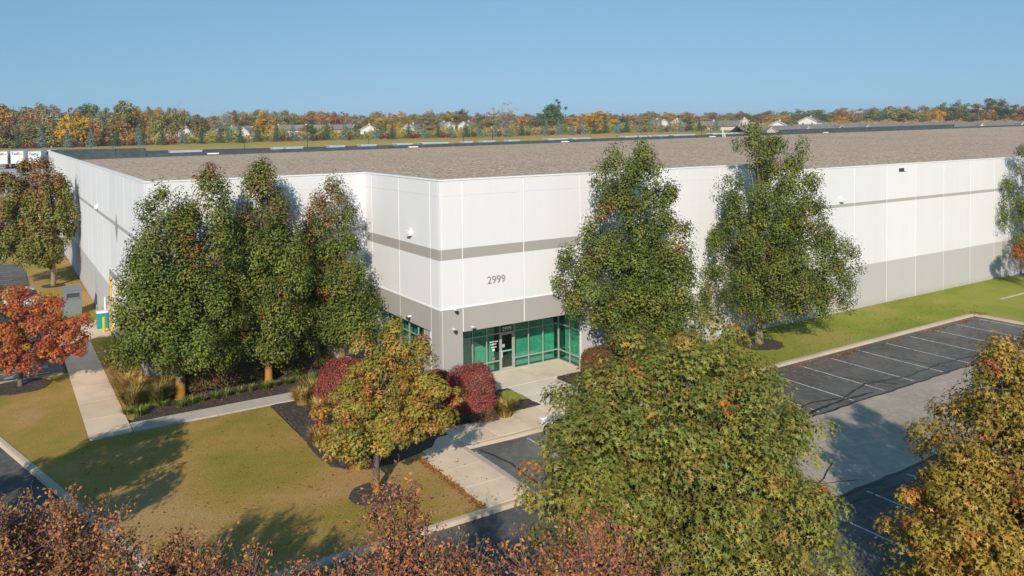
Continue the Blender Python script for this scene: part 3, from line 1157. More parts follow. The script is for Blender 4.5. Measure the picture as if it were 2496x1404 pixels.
# dark fire wall standing on the roof
def fw(name, u0, u1, t0, t1, n):
    for k in range(n):
        a, b = u0 + (u1 - u0) * k / n, u0 + (u1 - u0) * (k + 1) / n
        za, zb = t0 + (t1 - t0) * k / n, t0 + (t1 - t0) * (k + 1) / n
        mb = MB()
        p = [(a + .02, 97.7, 9), (b - .02, 97.7, 9), (b - .02, 98.1, 9), (a + .02, 98.1, 9), (a + .02, 97.7, za), (b - .02, 97.7, zb), (b - .02, 98.1, zb), (a + .02, 98.1, za)]
        i = len(mb.v)
        mb.v += p
        for q in ((3, 2, 1, 0), (4, 5, 6, 7), (0, 1, 5, 4), (1, 2, 6, 5), (2, 3, 7, 6), (3, 0, 4, 7)):
            mb.f.append(q); mb.mi.append(0)
        o = part(mb, name, 'membrane')


fw('parapet_sheet', -12.6, 0.3, 11.86, 11.83, 3)
fw('parapet_sheet', 0.34, 150.0, 10.95, 12.28, 14)
fw('parapet_sheet', 150.04, 233.0, 12.98, 13.74, 8)
fw('parapet_sheet', 233.04, 292.0, 12.97, 13.38, 5)
# pale gravel stop at its foot
mb = MB(); mb.poly([(-12.6, 97.2, rz(-12.6, 97.2) + .03), (290, 97.2, rz(290, 97.2) + .03), (290, 97.69, rz(290, 97.69) + .03), (-12.6, 97.69, rz(-12.6, 97.69) + .03)])
part(mb, 'gravel_stop', 'walk_pale')
# rear wing behind the fire wall
mb = MB(); mb.box(0.4, 290, 98.2, 150, -0.2, 10.2)
part(mb, 'rear_wing', 'membrane')

# skylights on the rear wing, seen over the fire wall
sk = MB(); sk.box(-0.5, 0.5, -0.6, 0.6, 0, 0.8); sk.cur = 1
sk.box(-0.54, 0.54, -0.64, 0.64, 0.8, 0.9)
skl = [(433, 30), (471, 32), (676, 20), (716, 34), (820, 32), (897, 32), (984, 33), (1059, 56), (1140, 18), (1190, 26), (1251, 24), (1356, 42), (1415, 42), (1536, 28), (1570, 30), (1614, 22), (1665, 52), (1764, 62), (1990, 14)]
skm = None
for k, (px, w) in enumerate(skl):
    P = on_plane(px, 350, U(0, 104.0), NV)
    uu, vv = to_uv(P)
    top = 10.95 + 1.33 * (uu / 150.0) + 0.17
    wid = w * 0.075 * (1 + uu / 160)
    o = share('skylight', sk.mesh('skylight', ['skylight_white', 'skylight_white']) if skm is None else skm, None, tuple(U(uu, 104.5, 10.2)), YB, (wid, 1.5, (top - 10.2) / 0.9))
    skm = o.data
    tag(o, 'white rooftop skylight behind the dark roof wall, %s from the left' % ORD[k], 'skylight', 'skylights on the rear roof')

# small vents on the near roof
def roof_vent(px, py, h, label, name='roof_vent', r=0.12):
    P = None
    for it in range(60):
        z = 10.9 if P is None else rz(*to_uv(P))
        P = G(px, py, z)
    mb = MB()
    mb.tube([(0, 0, 0), (0, 0, h)], [r, r], 8)
    mb.tube([(0, 0, h), (0, 0, h + .08)], [r * 1.7, r * 1.2], 8)
    o = mb.build(name, 'fixture_white', None, False, 0, tuple(P))
    tag(o, label, 'roof vent')
    return o


roof_vent(1762, 334, 1.9, 'tall white vent pipe at the foot of the dark roof wall')
roof_vent(1767, 334.5, 0.8, 'short white vent pipe beside the tall one')
def scupper(px, py, label):
    P = on_plane(px, py, U(0, 97.5), NV)
    mb = MB(); mb.box(-0.9, 0.9, -0.3, 0.1, 0.0, 0.22); mb.box(-0.5, 0.5, -0.5, -0.3, 0.0, 0.12)
    o = mb.build('roof_drain', 'fixture_white', None, False, 0.02, tuple(P))
    o.rotation_euler = (0, 0, YB)
    tag(o, label, 'roof drain')
for k, (px, py) in enumerate(((519, 376), (1007, 359.5), (1377, 346.5), (1736, 334), (2012, 324))):
    scupper(px, py, 'low white roof drain box at the dark roof wall, %s from the left' % ORD[k])

# ---- entrance recess: glazing, door, inside
gl = 2.3
mb = MB()
mb.box(0.19, 1.37, 0.2, gl + .1, -0.1, 3.42)          # left jamb block
part(mb, 'jamb', 'paint_entry')
mb = MB()
mb.box(1.37, 9.42, 0.2, 4.6, 3.425, 3.6)              # soffit
part(mb, 'soffit', 'interior')
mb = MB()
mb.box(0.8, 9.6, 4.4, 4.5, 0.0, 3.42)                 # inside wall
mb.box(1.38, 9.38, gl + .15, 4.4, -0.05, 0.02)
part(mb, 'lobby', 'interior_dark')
# blinds a little behind the glass, not behind the door
mb = MB()
def slats(mb, x0, x1, y, z0, z1, axis='u'):
    n = int((z1 - z0) / 0.09)
    for k in range(n):
        z = z0 + (z1 - z0) * k / n
        if axis == 'u':
            mb.box(x0, x1, y, y + 0.02, z, z + 0.08)
        else:
            mb.box(y, y + 0.02, x0, x1, z, z + 0.08)
slats(mb, 1.42, 5.0, gl + 0.45, 0.05, 3.3)
slats(mb, 6.25, 9.4, gl + 0.45, 0.05, 3.3)
part(mb, 'blind', 'blind')
MU = [1.42, 2.35, 3.28, 4.22, 5.12, 6.08, 7.10, 8.12, 9.12, 9.42]
MU = [1.42, 2.28, 3.24, 4.20, 5.12, 6.12, 7.16, 8.22, 9.40]
# frame members
def bar_u(name, u0, u1, z0, z1, y=gl, t=0.09):
    mb = MB(); mb.box(u0, u1, y - t / 2, y + t / 2, z0, z1); return part(mb, name, 'aluminium')
for m_ in MU:
    bar_u('mullion', m_ - .03, m_ + .03, 0.04, 3.41)
for k in range(len(MU) - 1):
    a, b = MU[k] + .031, MU[k + 1] - .031
    bar_u('rail', a, b, 2.28, 2.34)
    bar_u('rail', a, b, 0.04, 0.10)
    if k != 4:
        bar_u('rail', a, b, 0.66, 0.72)
for k in range(len(MU) - 1):
    a, b = MU[k] + .031, MU[k + 1] - .031
    for z0, z1 in ((0.101, 0.659), (0.721, 2.279), (2.341, 3.40)) if k != 4 else ((2.341, 3.40),):
        mb = MB(); mb.poly([(a, gl, z0), (b, gl, z0), (b, gl, z1), (a, gl, z1)])
        part(mb, 'pane', 'green_glass')
# door leaf
door = MB()
da, db = MU[4] + .035, MU[5] - .035
door.box(da, da + .1, gl - .03, gl + .02, 0.06, 2.27); door.box(db - .1, db, gl - .03, gl + .02, 0.06, 2.27)
door.box(da + .1, db - .1, gl - .03, gl + .02, 2.17, 2.27); door.box(da + .1, db - .1, gl - .03, gl + .02, 0.06, 0.22)
dr = part(door, 'door', 'aluminium')
mb = MB(); mb.poly([(da + .1, gl, .22), (db - .1, gl, .22), (db - .1, gl, 2.17), (da + .1, gl, 2.17)]); mb.build('door_pane', 'green_glass', dr)
mb = MB(); mb.tube([(da + .05, gl - .03, 0.85), (da + .05, gl - .12, 0.87), (da + .05, gl - .12, 1.2), (da + .05, gl - .03, 1.22)], [.02] * 4, 6); mb.build('door_handle', 'fixture_white', dr)
mb = MB(); mb.box(da + .12, db - .15, gl - .02, gl - .012, 1.16, 1.24); mb.build('door_notice', 'light_blue', dr)
mb = MB(); mb.box(da + .12, da + .3, gl - .02, gl - .012, 1.42, 1.62); mb.build('door_notice', 'light_blue', dr)
# return glazing on the right of the recess
for v_ in (0.12, 1.1, gl - .05):
    mb = MB(); mb.box(9.36, 9.45, v_ - .03, v_ + .03, 0.04, 3.41); part(mb, 'mullion', 'aluminium')
for v0, v1 in ((0.151, 1.069), (1.131, 2.219)):
    for z in (0.04, 0.66, 2.28):
        mb = MB(); mb.box(9.36, 9.45, v0, v1, z, z + .06); part(mb, 'rail', 'aluminium')
    for z0, z1 in ((0.101, 0.659), (0.721, 2.279), (2.341, 3.40)):
        mb = MB(); mb.poly([(9.40, v0, z0), (9.40, v0, z1), (9.40, v1, z1), (9.40, v1, z0)]); part(mb, 'pane', 'green_glass')
mb = MB(); slats(mb, 0.12, 2.2, 9.85, 0.05, 3.3, 'v'); part(mb, 'blind', 'blind')
# side window (faces left)
SX = 0.42
mb = MB(); mb.box(0.2, 3.2, 1.2, 8.6, 3.425, 3.55); part(mb, 'soffit', 'interior')
mb = MB(); mb.box(0.2, 2.4, 8.51, 8.62, -.05, 3.42); part(mb, 'jamb', 'paint_entry')
mb = MB(); slats(mb, 1.6, 8.45, 1.05, 0.1, 3.3, 'v'); part(mb, 'blind', 'blind')
MV = [1.34, 2.3, 3.5, 4.7, 5.9, 7.1, 8.47]
for m_ in MV:
    mb = MB(); mb.box(SX - .045, SX + .045, m_ - .03, m_ + .03, 0.1, 3.41); part(mb, 'mullion', 'aluminium')
for k in range(len(MV) - 1):
    a, b = MV[k] + .031, MV[k + 1] - .031
    for z in (0.1, 0.95, 2.6):
        mb = MB(); mb.box(SX - .045, SX + .045, a, b, z, z + .06); part(mb, 'rail', 'aluminium')
    for z0, z1 in ((0.161, 0.949), (1.011, 2.599), (2.661, 3.40)):
        mb = MB(); mb.poly([(SX, a, z0), (SX, a, z1), (SX, b, z1), (SX, b, z0)]); part(mb, 'pane', 'green_glass')

# set-back wall window strip in the shade behind the pears
mb = MB()
mb.box(-6.6, -1.2, 9.93, 9.952, 0.9, 2.6)
part(mb, 'window_frame', 'aluminium')
for k in range(4):
    mb = MB(); mb.box(-6.5 + k * 1.33, -6.5 + k * 1.33 + 1.23, 9.915, 9.928, 0.98, 2.52); part(mb, 'pane', 'house_glass')

# ---- writing on the building
me = text_mesh('house_number', '2999', 0.60, 'letter_grey', 0.02, 0.0)
o = share('house_number', me, bw, (2.9, -0.022, 5.86)); o.rotation_euler = (math.pi / 2, 0, 0)
me = text_mesh('door_number', '2999', 0.32, 'letter_white', 0.004, 0.004)
o = share('door_number', me, bw, (5.27, gl - 0.05, 2.42)); o.rotation_euler = (math.pi / 2, 0, 0)
for s, x, z, h in (('Health Care', 4.37, 1.84, 0.118), ('Logistics', 4.44, 1.70, 0.118), ('20 Y 2000', 4.45, 1.52, 0.07)):
    if s.startswith('20'):
        continue
    me = text_mesh('door_lettering', s, h, 'letter_white', 0.002, 0.003)
    o = share('door_lettering', me, bw, (x, gl - 0.05, z)); o.rotation_euler = (math.pi / 2, 0, 0)
mb = MB(); mb.box(4.48, 4.86, gl - .05, gl - .045, 1.53, 1.57); part(mb, 'door_lettering', 'letter_white')
mb = MB(); mb.box(4.57, 4.73, gl - .05, gl - .045, 1.33, 1.46); part(mb, 'emblem', 'letter_white')
mb = MB(); mb.box(4.56, 4.74, gl - .05, gl - .045, 0.80, 0.93); part(mb, 'sticker', 'sticker_red')

# ---- fixtures on the walls
def wall_pack(x, y, z, rot, label):
    root = empty('wall_light', tuple(U(x, y, z)), YB + rot)
    tag(root, label, 'wall light', 'wall lights')
    mb = MB()
    mb.prism([(-.22, 0), (.22, 0), (.22, -.24), (-.22, -.24)], -.05, .16)
    mb.build('housing', 'fixture_white', root, False, 0.02)
    mb = MB(); mb.prism([(-.2, -.03), (.2, -.03), (.18, -.30), (-.18, -.30)], -.12, -.052); mb.build('lens', 'lamp_clear', root)
    mb = MB(); mb.tube([(0, 0, .16), (0, -.02, .3)], [.03, .03], 6); mb.build('conduit', 'fixture_white', root)


wall_pack(34.46, 0, 8.62, 0, 'white wall light just above the stripe on the right wall')
wall_pack(15.2, 0, 10.6, 0, 'white wall light high up between the two tall front trees')
wall_pack(0, 3.44, 8.55, -math.pi / 2, 'white wall light on the left face of the entrance block')
wall_pack(-12.887, 33.4, 8.5, -math.pi / 2, 'white wall light on the far left flank wall')
# overflow scupper
root = empty('wall_scupper', tuple(U(42.57, 0, 10.63)), YB)
tag(root, 'small dark overflow opening high on the right wall', 'scupper')
mb = MB(); mb.box(-.34, .34, -.05, 0.0, -.14, .14); mb.build('frame', 'slot_dark', root)
mb = MB(); mb.box(.34, .62, -.12, 0.0, -.1, -.07); mb.build('lip', 'fixture_white', root)


def dome_cam(x, y, z, rot, label):
    root = empty('security_camera', tuple(U(x, y, z)), YB + rot)
    tag(root, label, 'camera', 'cameras round the entrance')
    mb = MB(); mb.tube([(0, 0, 0), (0, -.14, 0), (0, -.2, -.03)], [.06, .06, .10], 8); mb.build('arm', 'fixture_white', root)
    mb = MB(); mb.tube([(0, -.2, -.03), (0, -.22, -.12), (0, -.22, -.17)], [.11, .09, .04], 10); mb.build('dome', 'cam_black', root, True)


dome_cam(0.85, 0, 4.72, 0, 'white dome camera at the top of the grey band by the corner')
dome_cam(1.93, 0, 3.62, 0, 'small dome camera just above the entrance opening')
dome_cam(0.76, 0, 3.67, 0, 'small dark camera low on the corner pier')
dome_cam(0, 3.6, 3.78, -math.pi / 2, 'white dome camera above the side window')

# painted diamond at the end of the flank stripe
mb = MB(); mb.poly([(-12.893, 22.03, 7.0), (-12.893, 22.75, 8.05), (-12.893, 22.03, 8.95), (-12.893, 21.3, 8.05)])
part(mb, 'painted_diamond', 'letter_grey')

# overhead door on the flank
od = MB()
for k in range(7):
    od.box(-12.84, -12.80, 22.25, 25.9, 0.02 + k * .62, 0.02 + k * .62 + .6)
part(od, 'overhead_door', 'joint_white')
mb = MB(); mb.box(-12.95, -12.86, 21.95, 26.2, 4.25, 4.62); part(mb, 'door_header', 'letter_grey')
for v_ in (21.95, 25.95):
    mb = MB(); mb.box(-12.97, -12.84, v_, v_ + .2, 0, 4.24); part(mb, 'door_guard', 'yellow_paint')
for k, v_ in enumerate((21.6, 26.6)):
    mb = MB(); mb.tube([(0, 0, 0), (0, 0, 1.1)], [.09, .09], 10)
    o = mb.build('bollard', 'yellow_paint', None, False, 0, tuple(U(-13.35, v_, .02)))
    tag(o, ('yellow bollard on the near side of the flank door', 'yellow bollard on the far side of the flank door')[k], 'bollard', 'bollards at the flank door')

# ==================================================================== BOXES AND RAIL ON THE LEFT
root = empty('drop_box', tuple(U(-14.75, 34.6, 0)), YB)
tag(root, 'tall grey metal drop box with dark slot on the grass by the flank wall', 'drop box')
mb = MB(); mb.prism([(-.62, -.5), (.62, -.5), (.62, .5), (-.62, .5)], 0, 1.95); mb.build('body', 'box_grey', root, False, 0.02)
mb = MB(); mb.v = [(-.66, -.56, 1.952), (.66, -.56, 1.952), (.66, .54, 1.952), (-.66, .54, 1.952), (-.66, -.56, 2.0), (.66, -.56, 2.0), (.66, .54, 2.2), (-.66, .54, 2.2)]
mb.f = [(3, 2, 1, 0), (4, 5, 6, 7), (0, 1, 5, 4), (1, 2, 6, 5), (2, 3, 7, 6), (3, 0, 4, 7)]; mb.mi = [0] * 6; mb.build('lid', 'box_grey', root)
mb = MB(); mb.box(-.42, .48, -.506, -.501, 1.28, 1.75); mb.build('slot', 'slot_dark', root)
mb = MB(); mb.box(-.36, .46, -.56, -.507, 1.30, 1.40); mb.build('chute', 'box_grey', root)

root = empty('teal_cabinet', tuple(U(-13.3, 28.1, 0.03)), YB)
tag(root, 'waist-high teal plastic cabinet with white top beside the flank door', 'cabinet')
mb = MB(); mb.box(-.36, .36, -.3, .3, 0, 1.12); mb.build('body', 'teal', root, False, 0.03)
mb = MB(); mb.box(-.39, .39, -.33, .33, 1.122, 1.24); mb.build('top', 'fixture_white', root, False, 0.03)

root = empty('handrail', tuple(U(-13.3, 29.4, 0.03)), YB)
tag(root, 'grey pipe handrail along the flank wall behind the teal cabinet', 'handrail')
for x in (0.0, ):
    for k in range(3):
        mb = MB(); mb.tube([(x, k * 1.3, 0), (x, k * 1.3, 1.0)], [.025, .025], 6); mb.build('post', 'steel_rail', root)
    mb = MB(); mb.tube([(x, 0, 1.0), (x, 2.6, 1.0)], [.025, .025], 6); mb.build('rail', 'steel_rail', root)
    mb = MB(); mb.tube([(x, 0, .5), (x, 2.6, .5)], [.02, .02], 6); mb.build('rail', 'steel_rail', root)
mb = MB(); mb.tube([(0, 0, 0), (0, 0, 2.1)], [.06, .06], 8)
o = mb.build('downpipe', 'fixture_white', None, False, 0, tuple(U(-13.0, 28.9, 0.03))); tag(o, 'short white pipe standing against the flank wall', 'pipe')

# ==================================================================== VEHICLES
def loft(mb, secs):
    """secs: list of rings of equal length"""
    idx = []
    for r in secs:
        idx.append(len(mb.v)); mb.v += [tuple(p) for p in r]
    m = len(secs[0])
    for i in range(len(secs) - 1):
        for k in range(m - 1):
            mb.f.append((idx[i] + k, idx[i + 1] + k, idx[i + 1] + k + 1, idx[i] + k + 1)); mb.mi.append(mb.cur)
    mb.f.append(tuple(idx[0] + k for k in range(m))); mb.mi.append(mb.cur)
    mb.f.append(tuple(idx[-1] + k for k in range(m - 1, -1, -1))); mb.mi.append(mb.cur)


def car(label, paint, loc, rz_, L=4.6, Wd=1.84, Hh=1.66, group='parked cars', suv=True):
    """x across, y forward; front at +y"""
    root = empty('parked_car', loc, rz_)
    tag(root, label, 'car', group)
    h = Wd / 2
    def ring(y, w, zb, zs, zt, inset):
        # left sill -> shoulder -> top edge -> mirrored
        return [(-w * .94, y, zb), (-w, y, (zb + zs) / 2), (-w * .985, y, zs), (-w * inset, y, zt), (0, y, zt + .025), (w * inset, y, zt), (w * .985, y, zs), (w, y, (zb + zs) / 2), (w * .94, y, zb)]
    b = MB()
    f = L / 2
    hood = Hh * .60
    secs = [ring(-f, h * .80, .48, .70, .84, .86), ring(-f + .10, h * .93, .32, .80, .98, .88), ring(-f + .5, h, .26, .86, hood, .92), ring(-f + 1.2, h, .24, .86, hood, .92), ring(0, h, .24, .86, hood, .92),
            ring(f - 1.35, h, .24, .84, hood - .02, .92), ring(f - .8, h * .99, .25, .80, hood - .09, .86), ring(f - .28, h * .93, .28, .70, hood - .22, .80), ring(f - .05, h * .80, .34, .60, .68, .8), ring(f, h * .68, .42, .52, .58, .8)]
    loft(b, secs)
    body = b.build('body', paint, root, True)
    mm = body.modifiers.new('s', 'SUBSURF'); mm.levels = 1; mm.render_levels = 2
    # greenhouse
    c = MB()
    rear = -f + (0.22 if suv else .75)
    z0 = hood - .03
    def gr(y, w, z):
        return [(-w, y, z0), (-w * .98, y, z0 + (z - z0) * .3), (-w * .86, y, z - .06), (-w * .7, y, z), (0, y, z + .03), (w * .7, y, z), (w * .86, y, z - .06), (w * .98, y, z0 + (z - z0) * .3), (w, y, z0)]
    loft(c, [gr(rear, h * .86, z0 + .05), gr(rear + .32, h * .88, Hh - .08), gr(rear + .8, h * .9, Hh), gr(0, h * .9, Hh), gr(.35, h * .9, Hh - .06), gr(f - 1.25, h * .86, z0 + .06)])
    cab = c.build('cabin_glass', 'car_glass', root, True)
    r = MB()
    def rr(y, w, z):
        return [(-w * .80, y, z - .05), (-w * .66, y, z + .012), (0, y, z + .045), (w * .66, y, z + .012), (w * .80, y, z - .05)]
    loft(r, [rr(rear + .3, h * .9, Hh - .07), rr(rear + .8, h * .92, Hh), rr(0, h * .92, Hh), rr(.33, h * .92, Hh - .05)])
    r.build('roof', paint, root, True)
    for s in (-1, 1):
        for y in (-f + .95, f - .95):
            w = MB(); w.tube([(s * (h - .21), y, .33), (s * (h + .005), y, .33)], [.33, .33], 18); wh = w.build('wheel', 'tyre', root)
            q = MB(); q.tube([(s * (h + .004), y, .33), (s * (h + .014), y, .33)], [.22, .20], 14); q.build('rim', 'rim', wh)
        p = MB(); p.tube([(s * h * .9, .55, z0 - .02), (s * h * .86, .1, Hh - .05)], [.035, .03], 5); p.build('pillar', paint, root)
        p = MB(); p.tube([(s * h * .9, -.55, z0 - .02), (s * h * .84, -.5, Hh - .02)], [.05, .04], 5); p.build('pillar', paint, root)
        l = MB(); l.box(s * h * .72 - .17, s * h * .72 + .17, f - .36, f - .12, .66, .76); l.build('headlight', 'lamp_clear', root, False, .03)
        l = MB(); l.box(s * h * .74 - .12, s * h * .74 + .12, -f - .0, -f + .12, .74, .92); l.build('tail_light', 'lamp_red', root, False, .02)
        e = MB(); e.box(s * (h + .03) - .09, s * (h + .03) + .09, .72, .86, hood - .02, hood + .12); e.build('mirror', paint, root, False, .03)
    g = MB(); g.box(-.55, .55, f - .08, f + .004, .40, .52); g.build('grille', 'trim_black', root)
    return root


car('white car parked nose-in at the entry walk, half hidden by the big oak', 'car_white', tuple(U(2.62, -8.75, AZ + .004)), YB, 4.7, 1.86, 1.5, suv=False)
P = G(22, 752, AZ)
car('white car in the side lot seen through the red tree', 'car_white', tuple(P), YB + math.pi / 2, 4.7, 1.85, 1.6)
P = G(-22, 800, AZ)
car('dark green car in the side lot just below the white one', 'car_green', tuple(P), YB + math.pi / 2, 4.6, 1.82, 1.5, suv=False)
P = G(-28, 566, AZ)
car('red car at the left picture edge in the far side lot', 'car_red', tuple(P), YB + math.pi / 2, 4.6, 1.82, 1.55)

# delivery trailers far left
def trailer(px, Y, ex, label, partial=''):
    base = atdepth(px, 400, Y)
    x, y = base[0], base[1]
    z = float(terrain(np.array(x), np.array(y)))
    root = empty('delivery_trailer', (x, y, z), math.atan2(-x, y) - 0.12)
    tag(root, label, 'trailer', 'delivery trailers beyond the flank wall')
    mb = MB(); mb.box(-1.3, 1.3, 0, 13.5, 1.15, 4.05); mb.build('box', 'trailer_white', root, False, .04)
    mb = MB(); mb.box(-1.32, 1.32, -.02, 13.52, 4.05, 4.13); mb.build('roof', 'trailer_roof', root)
    for s in (-1, 1):
        mb = MB(); mb.box(s * .63 - .6, s * .63 + .6, -.05, -.002, 1.25, 3.0); mb.build('door', 'trailer_white', root)
        for yy in (1.2, 2.5):
            w = MB(); w.tube([(s * 1.25, yy, .52), (s * .75, yy, .52)], [.52, .52], 14); w.build('wheel', 'tyre', root)
        lg = MB(); lg.box(s * .8 - .06, s * .8 + .06, 10.5, 10.62, 0, 1.15); lg.build('landing_leg', 'pole_dark', root)
        li = MB(); li.box(s * 1.1 - .1, s * 1.1 + .1, -.06, -.01, .95, 1.1); li.build('tail_light', 'lamp_red', root)
    mb = MB(); mb.box(-1.2, 1.2, -.03, .05, .55, .7); mb.build('underride_bar', 'pole_dark', root)
    m1 = text_mesh('lettering', 'Fed', 0.86, 'fed_purple', .01, .012)
    o = share('lettering', m1, root, (-1.08, -.03, 3.22)); o.rotation_euler = (math.pi / 2, 0, 0)
    m2 = text_mesh('lettering', 'Ex', 0.86, ex, .01, .012)
    o = share('lettering', m2, root, (0.16, -.03, 3.22)); o.rotation_euler = (math.pi / 2, 0, 0)


trailer(3, 188, 'ex_orange', 'white delivery trailer with orange lettering cut by the left edge')
trailer(42, 190, 'ex_orange', 'white delivery trailer with orange lettering, second from the left')
trailer(85, 186, 'ex_green', 'white delivery trailer with green lettering')
trailer(116, 196, 'ex_orange', 'white delivery trailer touching the end of the flank wall')

# ==================================================================== TREES NEAR THE BUILDING
clipL = lambda W: ((W - C0) @ NV < 9.85)
clipF = lambda W: ((W - C0) @ NV < -0.12) | ((W - C0) @ DV < -0.1)
pear_tree('tall green pear tree with two leaders nearest the side walk', tuple(G(440, 972)), [
    (-.5, -0.2, 2.2, 11.9, 1.8, 2.1, .42, .55, 1.5), (1.7, -0.1, 2.5, 13.2, 1.6, 1.8, .52, .5, 1.6),
    (-1.9, 0.1, 2.1, 8.6, 1.7, 1.7, .40, .6, 1.2), (1.9, -.9, 2.0, 7.6, 1.7, 1.7, .4, .6, 1.3), (-0.8, -1.5, 2.1, 7.4, 2.1, 1.4, .42, .65, 1.3)], 860, 70, 11, 'pear trees before the set-back wall', clipL, 0.16, trunk_r=0.25, out=0.5)
pear_tree('slender green pear tree in the middle of the three by the set-back wall', tuple(G(655, 935)), [
    (0.1, 0, 1.9, 13.0, 1.8, 1.9, .52, .5, 1.6), (-.9, -.5, 1.9, 9.8, 1.45, 1.5, .45, .6, 1.3), (1.1, -.5, 1.8, 10.2, 1.45, 1.5, .45, .6, 1.3)], 620, 70, 23, 'pear trees before the set-back wall', clipL, 0.22, out=0.5)
pear_tree('green pear tree nearest the entrance block, lowest of the three', tuple(U(-2.5, 8.0)), [
    (-0.5, 0, 1.7, 11.9, 1.75, 1.8, .50, .5, 1.5), (.7, -.4, 1.7, 8.6, 1.5, 1.6, .42, .6, 1.2), (-1.4, -.4, 1.7, 9.2, 1.6, 1.6, .45, .6, 1.3), (1.2, -.6, 1.6, 5.2, 1.5, 1.5, .45, .6, 1.2)], 520, 70, 37, 'pear trees before the set-back wall', lambda W: ((W - C0) @ NV < 9.85) & ((W - C0) @ DV < -0.1), 0.16)
PEAR4 = [(0.18, 0.19, 0.035), (0.23, 0.205, 0.04), (0.15, 0.175, 0.03), (0.26, 0.165, 0.045), (0.29, 0.13, 0.05)]
pear_tree('broad olive pear tree with reddish top on the far left flank', tuple(G(130, 697)), [
    (-1.3, 0, 2.3, 12.3, 3.2, 2.9, .45, .6, 1.9), (-3.3, -.5, 2.4, 10.8, 2.9, 2.4, .5, .7, 1.7), (.1, -.3, 2.1, 10.4, 2.2, 2.0, .5, .6, 1.7)], 620, 62, 41, None, lambda W: ((W - C0) @ DV < -13.1), 0.6, PEAR4, [30, 28, 20, 14, 6], 0.2, bark_m='bark_tan')
pear_tree('dense green pear tree with two tops right of the entrance', tuple(U(10.9, -2.4)), [
    (-.8, 0, 2.0, 13.6, 1.7, 1.8, .52, .5, 1.6), (.75, .1, 2.0, 13.8, 1.7, 1.7, .52, .5, 1.5), (-2.5, -.3, 3.4, 8.6, 1.9, 1.8, .4, .6, 1.1),
    (2.2, -.2, 2.6, 11.4, 1.4, 1.5, .5, .5, .8), (2.6, -.3, 1.9, 7.6, 2.2, 1.8, .35, .6, 1.0), (.3, -1.2, 1.8, 8.0, 2.0, 1.6, .4, .6, 1.0)], 940, 70, 53, 'pear trees along the front wall', clipF, 0.04, out=0.9)
pear_tree('tallest green pear tree, its trunk in a mulch ring on the grass strip', tuple(G(1850, 838)), [
    (-.9, 0, 2.3, 14.7, 2.0, 1.9, .52, .5, 1.7), (.8, 0, 2.6, 14.2, 1.8, 1.7, .54, .5, 1.6), (2.5, .2, 3.2, 13.4, 1.4, 1.3, .58, .5, 1.4), (-2.2, 0, 2.2, 10.0, 2.1, 1.8, .4, .6, 1.0),
    (2.9, -.2, 2.2, 10.0, 2.2, 1.9, .38, .6, 1.3), (4.3, 0, 2.4, 7.8, 2.0, 1.7, .40, .6, 1.2), (.5, -1.2, 2.0, 8.6, 2.6, 1.6, .4, .6, 1.0)], 1040, 68, 67, 'pear trees along the front wall', clipF, 0.0, trunk_r=0.24, bark_m='bark_tan', out=1.0)
pear_tree('dark green pear tree cut off by the right picture edge', tuple(U(60.6, -2.4)), [
    (0, 0, 2.3, 14.4, 2.8, 2.2, .5, .55, 1.8), (-1.8, 0, 2.3, 12.6, 2.3, 2.0, .5, .55, 1.6), (2.0, 0, 2.3, 12.0, 2.3, 2.0, .42, .55, 1.1)], 380, 62, 71, 'pear trees along the front wall', clipF, 0.0, out=0.9)

OAKC = [(0.27, 0.235, 0.035), (0.34, 0.235, 0.042), (0.39, 0.215, 0.045), (0.43, 0.18, 0.045), (0.21, 0.215, 0.038), (0.42, 0.13, 0.06)]
ORANGE = [(0.62, 0.16, 0.015), (0.50, 0.10, 0.02), (0.60, 0.24, 0.02)]
oak_tree('oak_tree', 'young bronze-green oak in a mulch ring on the front lawn', tuple(G(917, 1203)), [
    (.85, 0, 2.0, 7.0, 1.15, 1.2, .40, .6, .9), (0.25, 0, 1.6, 5.7, 2.0, 1.9, .40, .6, 1.1), (2.1, .1, 2.3, 4.9, 1.5, 1.3, .5, .5, 1.0), (-.9, -.2, 1.5, 4.7, 1.6, 1.5, .4, .6, 1.0), (-.5, .3, 2.4, 6.4, .95, 1.0, .45, .5, .8), (1.7, .4, 3.0, 6.6, .9, .9, .45, .5, .8)],
    520, 60, 101, OAKC, [30, 26, 14, 5, 20, 2], 0.155, 0.13, 5.2, cr=0.34, accents=(0.05, ORANGE))
BIGC = [(0.175, 0.20, 0.036), (0.22, 0.215, 0.04), (0.27, 0.22, 0.046), (0.30, 0.195, 0.05), (0.135, 0.172, 0.034)]
oak_tree('oak_tree', 'big spreading green oak with orange sprigs in the right foreground', (4.2, 20.3, 0), [
    (.1, 0, 2.4, 8.8, 3.2, 3.1, .45, .7, 2.4), (.7, .4, 4.2, 9.6, 2.1, 2.0, .5, .6, 1.9), (-1.9, 0, 2.2, 7.2, 2.1, 2.3, .45, .7, 1.8), (1.9, -.3, 1.2, 6.6, 2.1, 2.3, .42, .75, 1.6), (-.2, -1.4, 1.4, 6.8, 3.2, 2.4, .45, .75, 1.8), (-1.1, .8, 4.0, 9.0, 2.0, 1.8, .5, .6, 1.8), (-1.7, .3, 4.6, 8.1, 1.5, 1.7, .5, .65, 2.0), (1.6, .4, 3.5, 8.4, 1.8, 1.8, .45, .6, 1.7)],
    1750, 60, 113, BIGC, [28, 30, 20, 8, 16], 0.145, 0.2, 7.6, cr=0.42, accents=(0.05, ORANGE), every=4)
RGT = [(0.33, 0.23, 0.035), (0.38, 0.22, 0.04), (0.27, 0.215, 0.035), (0.43, 0.19, 0.04), (0.20, 0.175, 0.03), (0.42, 0.12, 0.06)]
